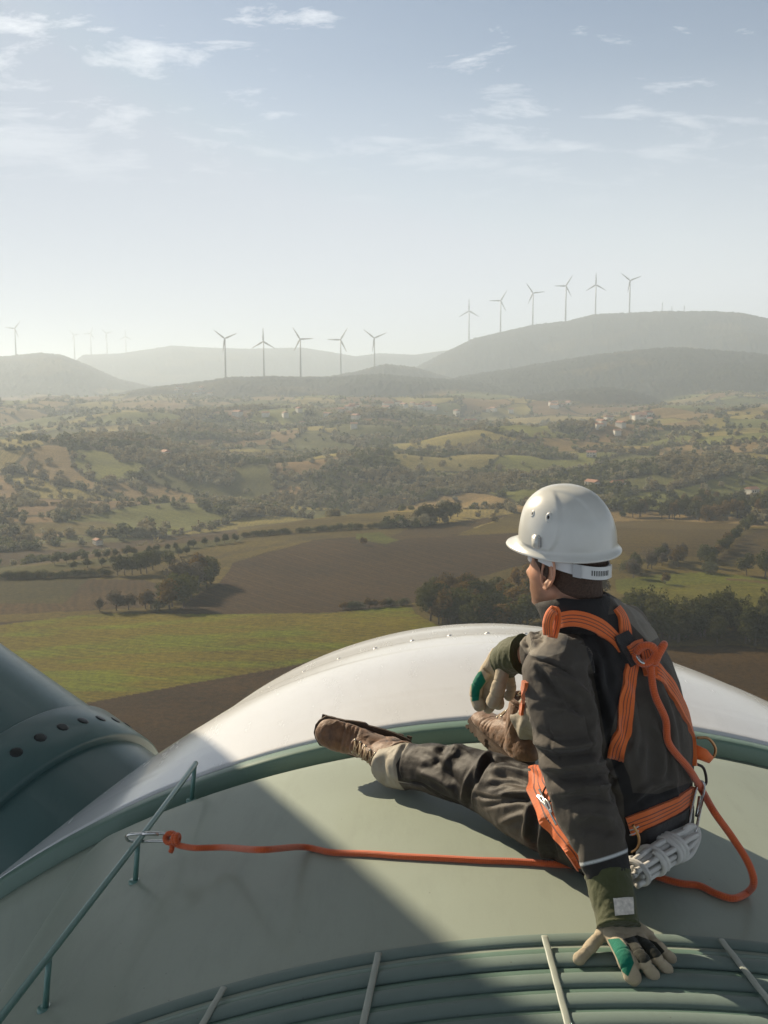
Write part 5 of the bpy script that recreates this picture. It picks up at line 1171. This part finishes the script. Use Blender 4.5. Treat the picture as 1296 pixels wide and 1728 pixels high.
strap_h('waist_strap', [(1060,1394),(1085,1384),(1115,1371),(1140,1358),(1162,1343),(1172,1330)], [32, 32, 28, 24], lift=.006)
BODY = TBV
strap_h('leg_strap', [(904,1296),(912,1325),(926,1358),(946,1392),(966,1420),(984,1460)], [24, 50, 60, 50, 30], lift=.007)
BODY = ABV
strap_h('chest_strap', [(889,1150),(886,1175),(882,1205)], [10, 12, 10], lift=.008)
strap_h('back_pad', [(1044,1072),(1052,1085),(1060,1104),(1068,1122)], [34, 40, 38, 28], mt=M_BKW, lift=.010, th=.004)
strap_h('keeper', [(1056,1102),(1066,1095),(1078,1090)], [20, 22, 20], lift=.018)
strap_h('strap_tab', [(1084,1100),(1092,1122),(1094,1142)], [26, 26, 18], lift=.014)
strap_h('belt_pad', [(1078,1424),(1100,1417),(1130,1401),(1162,1374)], [40, 52, 52, 34], mt=M_BKW, lift=.010, th=.006, tuck0=.02)
def ringtube(pts, r, mt, name, closed=True, seg=10):
    return put2h(name, mesh_np(name, *tube(catmull(pts, 8, closed), r, seg, closed=closed), mats=[mt]))
def sp(px_, py_, off):
    h_, n_ = surf(px_, py_); return h_+n_*off
# dorsal ring, loop at the left shoulder, side rings, buckle
ringtube([sp(1062,1106,.022), sp(1074,1094,.028), sp(1090,1098,.034), sp(1096,1112,.040), sp(1084,1126,.040), sp(1066,1122,.032)], .0042, M_STEEL, 'back_ring')
nl = np.array((-.55, -.80, .2)); nl /= np.linalg.norm(nl); lp = [P3((925,1072,2.285)), P3((924,1052,2.285)), P3((929,1036,2.29)), P3((936,1030,2.30)), P3((939,1040,2.305)), P3((937,1056,2.30)), P3((932,1076,2.29))]
q = catmull(lp, 6); me = mesh_np('shoulder_loop', *tube(q, .0125, 12, up=nl, flat=.22), mats=[M_OR]); nn_ = len(me.vertices); ang_ = np.tile(np.sin(np.linspace(0, 2*math.pi, 12, endpoint=False)), len(q)); L_ = np.concatenate([[0], np.cumsum(np.linalg.norm(np.diff(q, axis=0), axis=1))])
float_attr(me, 'across', np.concatenate([ang_, np.zeros(nn_-len(ang_))])); float_attr(me, 'along', np.concatenate([np.repeat(L_, 12), np.zeros(nn_-len(ang_))])); put2h('shoulder_loop', me)
me = mesh_np('side_tab', *tube([P3((1172,1268,2.50)), P3((1188,1274,2.50)), P3((1200,1283,2.50))], [.018, .016, .010], 10, up=(0, 1, 0), flat=.45), mats=[M_OR]); float_attr(me, 'across', np.full(len(me.vertices), .7)); float_attr(me, 'along', np.zeros(len(me.vertices))); put2h('side_tab', me)
M_BRZ = mat('bronze ring', (.45, .26, .13), .35, 1.0)
ringtube([P3((1176,1245,2.52)), P3((1195,1246,2.52)), P3((1207,1262,2.52)), P3((1204,1277,2.52)), P3((1192,1280,2.52))], .0036, M_BRZ, 'side_ring', False)
ringtube([P3((1172,1288,2.52)), P3((1187,1296,2.52)), P3((1192,1318,2.52)), P3((1186,1326,2.52)), P3((1172,1324,2.52))], .0036, mat('dark ring', (.05, .04, .04), .4, .6), 'side_ring', False)
ringtube([P3((1068,1392,2.26)), P3((1078,1412,2.26)), P3((1076,1430,2.26)), P3((1066,1438,2.27))], .0032, M_BRZ, 'hip_ring', False)
BODY = TBV
bk = [sp(916,1347,.016), sp(932,1358,.018), sp(940,1372,.018), sp(924,1362,.018)]
ringtube(bk, .0034, M_STEEL, 'buckle'); put2h('buckle_bar', mesh_np('buckle_bar', *tube([sp(918,1340,.018), sp(930,1362,.020), sp(948,1392,.018)], .0034, 8), mats=[M_STEEL]))
ringtube([sp(922,1344,.014), sp(930,1334,.020), sp(938,1344,.020), sp(933,1358,.014)], .0024, C_BLACK, 'adjuster_loop')
BODY = ABV
for a_, b_ in ((1397, 1390), (1405, 1398)):
    put2h('reflective_line', mesh_np('reflective_line', *tube([sp(1059,a_,.016), sp(1066,a_-2,.016), sp(1073,b_,.016)], .0016, 6), mats=[mat('reflective', PIPE, .4)]))
# ------------------------------------------------------------------ safety rope
def ropemat(name, c1, c2, sc):
    m = bpy.data.materials.new(name); m.use_nodes = True; t = NT(m.node_tree); t.n.clear()
    b = t.new('ShaderNodeBsdfPrincipled', Roughness=.7); t.l.new(b.outputs[0], t.new('ShaderNodeOutputMaterial').inputs[0])
    al = t.new('ShaderNodeAttribute', _attribute_name='along').outputs['Fac']; rd = t.new('ShaderNodeAttribute', _attribute_name='around').outputs['Fac']; co = t.new('ShaderNodeTexCoord').outputs['Object']
    a1 = t.math('SINE', t.math('ADD', t.math('MULTIPLY', al, sc), t.math('MULTIPLY', rd, 8.0))); a2 = t.math('SINE', t.math('SUBTRACT', t.math('MULTIPLY', al, sc), t.math('MULTIPLY', rd, 8.0)))
    f = t.math('ADD', t.math('MULTIPLY', t.math('MULTIPLY', a1, a2), .5), .5)
    c = t.mix(t.math('MULTIPLY', f, t.noise(co, 60, 3)), (*c1, 1), (*c2, 1)); t.set(b, 'Base Color', c); b.inputs['Sheen Weight'].default_value = .3
    t.set(b, 'Normal', t.new('ShaderNodeBump', Strength=.8, Distance=.0018, Height=f).outputs[0]); return m
M_ROPE = ropemat('orange rope', (.55, .085, .016), (.85, .17, .028), 650.0); M_WROPE = ropemat('white rope', (.68, .67, .63), (.88, .87, .83), 1500.0)
def rope_mesh(name, path, r, mt, seg=14, closed=False):
    path = np.array(path); V, Fq = tube(path, r, seg, closed=closed); me = mesh_np(name, V, Fq, [mt]); L = np.concatenate([[0], np.cumsum(np.linalg.norm(np.diff(path, axis=0), axis=1))]); n = len(path)
    al = np.repeat(L, seg); rd = np.tile(np.linspace(0, 2*math.pi, seg, endpoint=False), n); e = len(V)-len(al)
    float_attr(me, 'along', np.concatenate([al, np.zeros(e)])); float_attr(me, 'around', np.concatenate([rd, np.zeros(e)])); return me
rope = thing('safety_rope', 'long orange rope tied to the rail carabiner, running under the worker to his back ring', 'rope', tuple(on_roof(700, 1455)))
r0 = .0085
def gr(px_, py_, off=0.0):
    h_ = on_roof(px_, py_); return np.array(h_)+np.array((0, 0, r0*.9+off))
kn0 = np.array(P(287, 1414, tops[1].y-.03)); rail_y = tops[1].y
run = [kn0+np.array((.010, -.005, -.014)), P3((308,1428,rail_y-.05)), P3((332,1431,rail_y-.08)), P3((380,1430,rail_y-.10)), P3((440,1434,2.50))]
run += [gr(510,1441,.012), gr(560,1443), gr(620,1446,.001), gr(680,1450), gr(740,1453), gr(810,1457), gr(870,1459), gr(930,1463), gr(985,1466)]
hid = [gr(1015,1470), gr(1050,1474)]
loop = [gr(1092,1478), gr(1120,1488), gr(1150,1496), gr(1180,1500), gr(1210,1514), gr(1238,1522,.001), gr(1262,1513,.004), P3((1272,1488,2.33)), P3((1262,1455,2.34)), P3((1235,1412,2.36)), P3((1205,1370,2.36))]
back = [sp(1168,1330,.022), sp(1150,1296,.018), sp(1128,1252,.017), sp(1112,1215,.017), sp(1096,1175,.020), sp(1086,1140,.030), sp(1080,1120,.042)]
put('rope_run', rope_mesh('rope_run', catmull(run+hid+loop+back, 10), r0, M_ROPE), rope)
# knots: wound turns
def knot(c, ax, R, turns, pitch, tail=None, rr=None, ph=0):
    A = axes(ax); pts = []
    for k in range(int(turns*14)+1):
        a = k/14*2*math.pi+ph; pts.append(np.array(c)+A@np.array((math.cos(a)*R, math.sin(a)*R, (k/14-turns/2)*pitch)))
    return np.array(pts)
put('knot', rope_mesh('knot', catmull(list(knot(kn0, (-.2, -.85, .3), .0125, 2.0, .010)), 3), .0078, M_ROPE), rope)
put('knot', rope_mesh('knot', catmull(list(knot(kn0+np.array((.018, -.004, -.002)), (.9, -.3, .1), .0115, 1.7, .009)), 3), .0078, M_ROPE), rope)
put('rope_tail', rope_mesh('rope_tail', catmull([kn0+np.array((.006, -.008, -.010)), kn0+np.array((.008, -.016, -.024)), kn0+np.array((.004, -.016, -.034))], 5), .0074, M_ROPE), rope)
kc = sp(1078,1112,.040)
put('knot', rope_mesh('knot', catmull([kc+np.array(v)*1.15 for v in ((-.030, 0, .004), (-.024, -.012, .020), (-.006, -.018, .022), (.004, -.016, .008), (-.004, -.012, -.010), (-.020, -.008, -.016), (-.031, 0, -.006), (-.030, .008, .008))], 6), .0088, M_ROPE), rope)
put('knot', rope_mesh('knot', catmull([kc+np.array(v)*1.15 for v in ((.004, -.010, -.016), (.008, -.020, .004), (.014, -.018, .014), (.020, -.012, .022), (.024, .002, .020), (.020, .008, .010), (.012, .0, .002), (.002, -.004, -.020))], 6), .0088, M_ROPE), rope)
# carabiner on the rail
cb = thing('carabiner', 'long steel carabiner clipped round the grab rail by the orange knot', 'carabiner', tuple(P(250, 1412, rail_y)))
yy = rail_y
cp = [P3((285,1408,yy-.028)), P3((262,1406,yy-.030)), P3((232,1407,yy-.030)), P3((217,1409,yy-.020)), P3((213,1414,yy)), P3((219,1419,yy+.016)), P3((240,1420,yy+.02)), P3((262,1419,yy+.014)), P3((286,1419,yy-.004)), P3((291,1414,yy-.018))]
put('frame', mesh_np('frame', *tube(catmull(cp, 8, True), .0042, 12, closed=True), mats=[M_STEEL]), cb)
put('gate', mesh_np('gate', *tube([P3((240,1406.5,yy-.030)), P3((250,1406.5,yy-.030)), P3((268,1407,yy-.030))], .0062, 12), mats=[M_STEEL]), cb)
# ------------------------------------------------------------------ white coiled rope hanging at the hip
wc = thing('rope_coil', 'bundled white rope hanging from the back of the harness beside the hip', 'rope', tuple(gr(1110, 1470)))
A0 = P3((1163,1408,2.36)); B0 = P3((1066,1476,2.21)); ax = B0-A0; Lw = np.linalg.norm(ax); ax /= Lw; Aw = axes(ax, (0, 0, 1)); rw = np.random.default_rng(4)
strands = []
for k in range(15):
    a = k*2.399; q_ = .030*math.sqrt((k+.5)/15); off = Aw@np.array((math.cos(a)*q_*.75, math.sin(a)*q_, 0)); o2 = Aw@np.array((math.cos(a+.5)*q_*.8, math.sin(a+.5)*q_, 0))
    bul = lambda t_: 1+.25*math.sin(t_*math.pi)
    pts = [A0+off*.9-ax*rw.uniform(0, .012)]+[A0+ax*Lw*t_+off*(1-t_)*bul(t_)+o2*t_*bul(t_)+rw.normal(size=3)*.0012 for t_ in (.15, .3, .5, .7, .85)]+[B0+o2+ax*rw.uniform(-.01, .014)]
    strands.append(rope_mesh('strand', catmull(pts, 6), .0068, M_WROPE, 10))
bm = bmesh.new()
def joinmeshes(name, meshes, mt):
    Vs = []; Fs = []; al = []; rd = []; o_ = 0
    for m_ in meshes:
        n = len(m_.vertices); v = np.empty(n*3); m_.vertices.foreach_get('co', v); Vs.append(v.reshape(-1, 3)); f = np.empty(len(m_.loops), np.int32); m_.loops.foreach_get('vertex_index', f); Fs.append(f.reshape(-1, 4)+o_); o_ += n
        for nm, L_ in (('along', al), ('around', rd)): x = np.empty(n, np.float32); m_.attributes[nm].data.foreach_get('value', x); L_.append(x)
        bpy.data.meshes.remove(m_)
    me = mesh_np(name, np.vstack(Vs), np.vstack(Fs), [mt]); float_attr(me, 'along', np.concatenate(al)); float_attr(me, 'around', np.concatenate(rd)); return me
bm.free(); put('strands', joinmeshes('strands', strands, M_WROPE), wc)
for tc, turns, R in ((.36, 3.2, .037), (.66, 1.3, .037), (.93, 1.2, .034)):
    c_ = A0+ax*Lw*tc; k_ = knot(c_, ax, R, turns, .0125, ph=tc*9); k_ = c_+((k_-c_)@Aw*np.array((.78, 1, 1)))@Aw.T
    put('binding', rope_mesh('binding', catmull(list(k_), 2), .0066, M_WROPE, 10), wc)
eye = [P3((1148,1420,2.33)), P3((1158,1398,2.34)), P3((1172,1396,2.36)), P3((1178,1412,2.36)), P3((1166,1440,2.34)), P3((1148,1452,2.31))]
put('eye_loop', rope_mesh('eye_loop', catmull(eye, 8), .0078, M_WROPE, 12), wc)
c2 = thing('carabiner', 'slim steel carabiner linking the white rope bundle to the harness side', 'carabiner', tuple(P(1178, 1360, 2.38)))
cp = [P3(v) for v in ((1168,1405,2.35), (1162,1398,2.35), (1170,1350,2.40), (1178,1322,2.44), (1186,1320,2.44), (1188,1332,2.43), (1182,1365,2.39), (1174,1402,2.35))]
put('frame', mesh_np('frame', *tube(catmull(cp, 8, True), .0036, 10, closed=True), mats=[M_STEEL]), c2)
put('gate_sleeve', mesh_np('gate_sleeve', *tube([P3((1182,1345,2.415)), P3((1180,1360,2.40)), P3((1177,1378,2.385))], .0062, 12), mats=[M_STEEL]), c2)
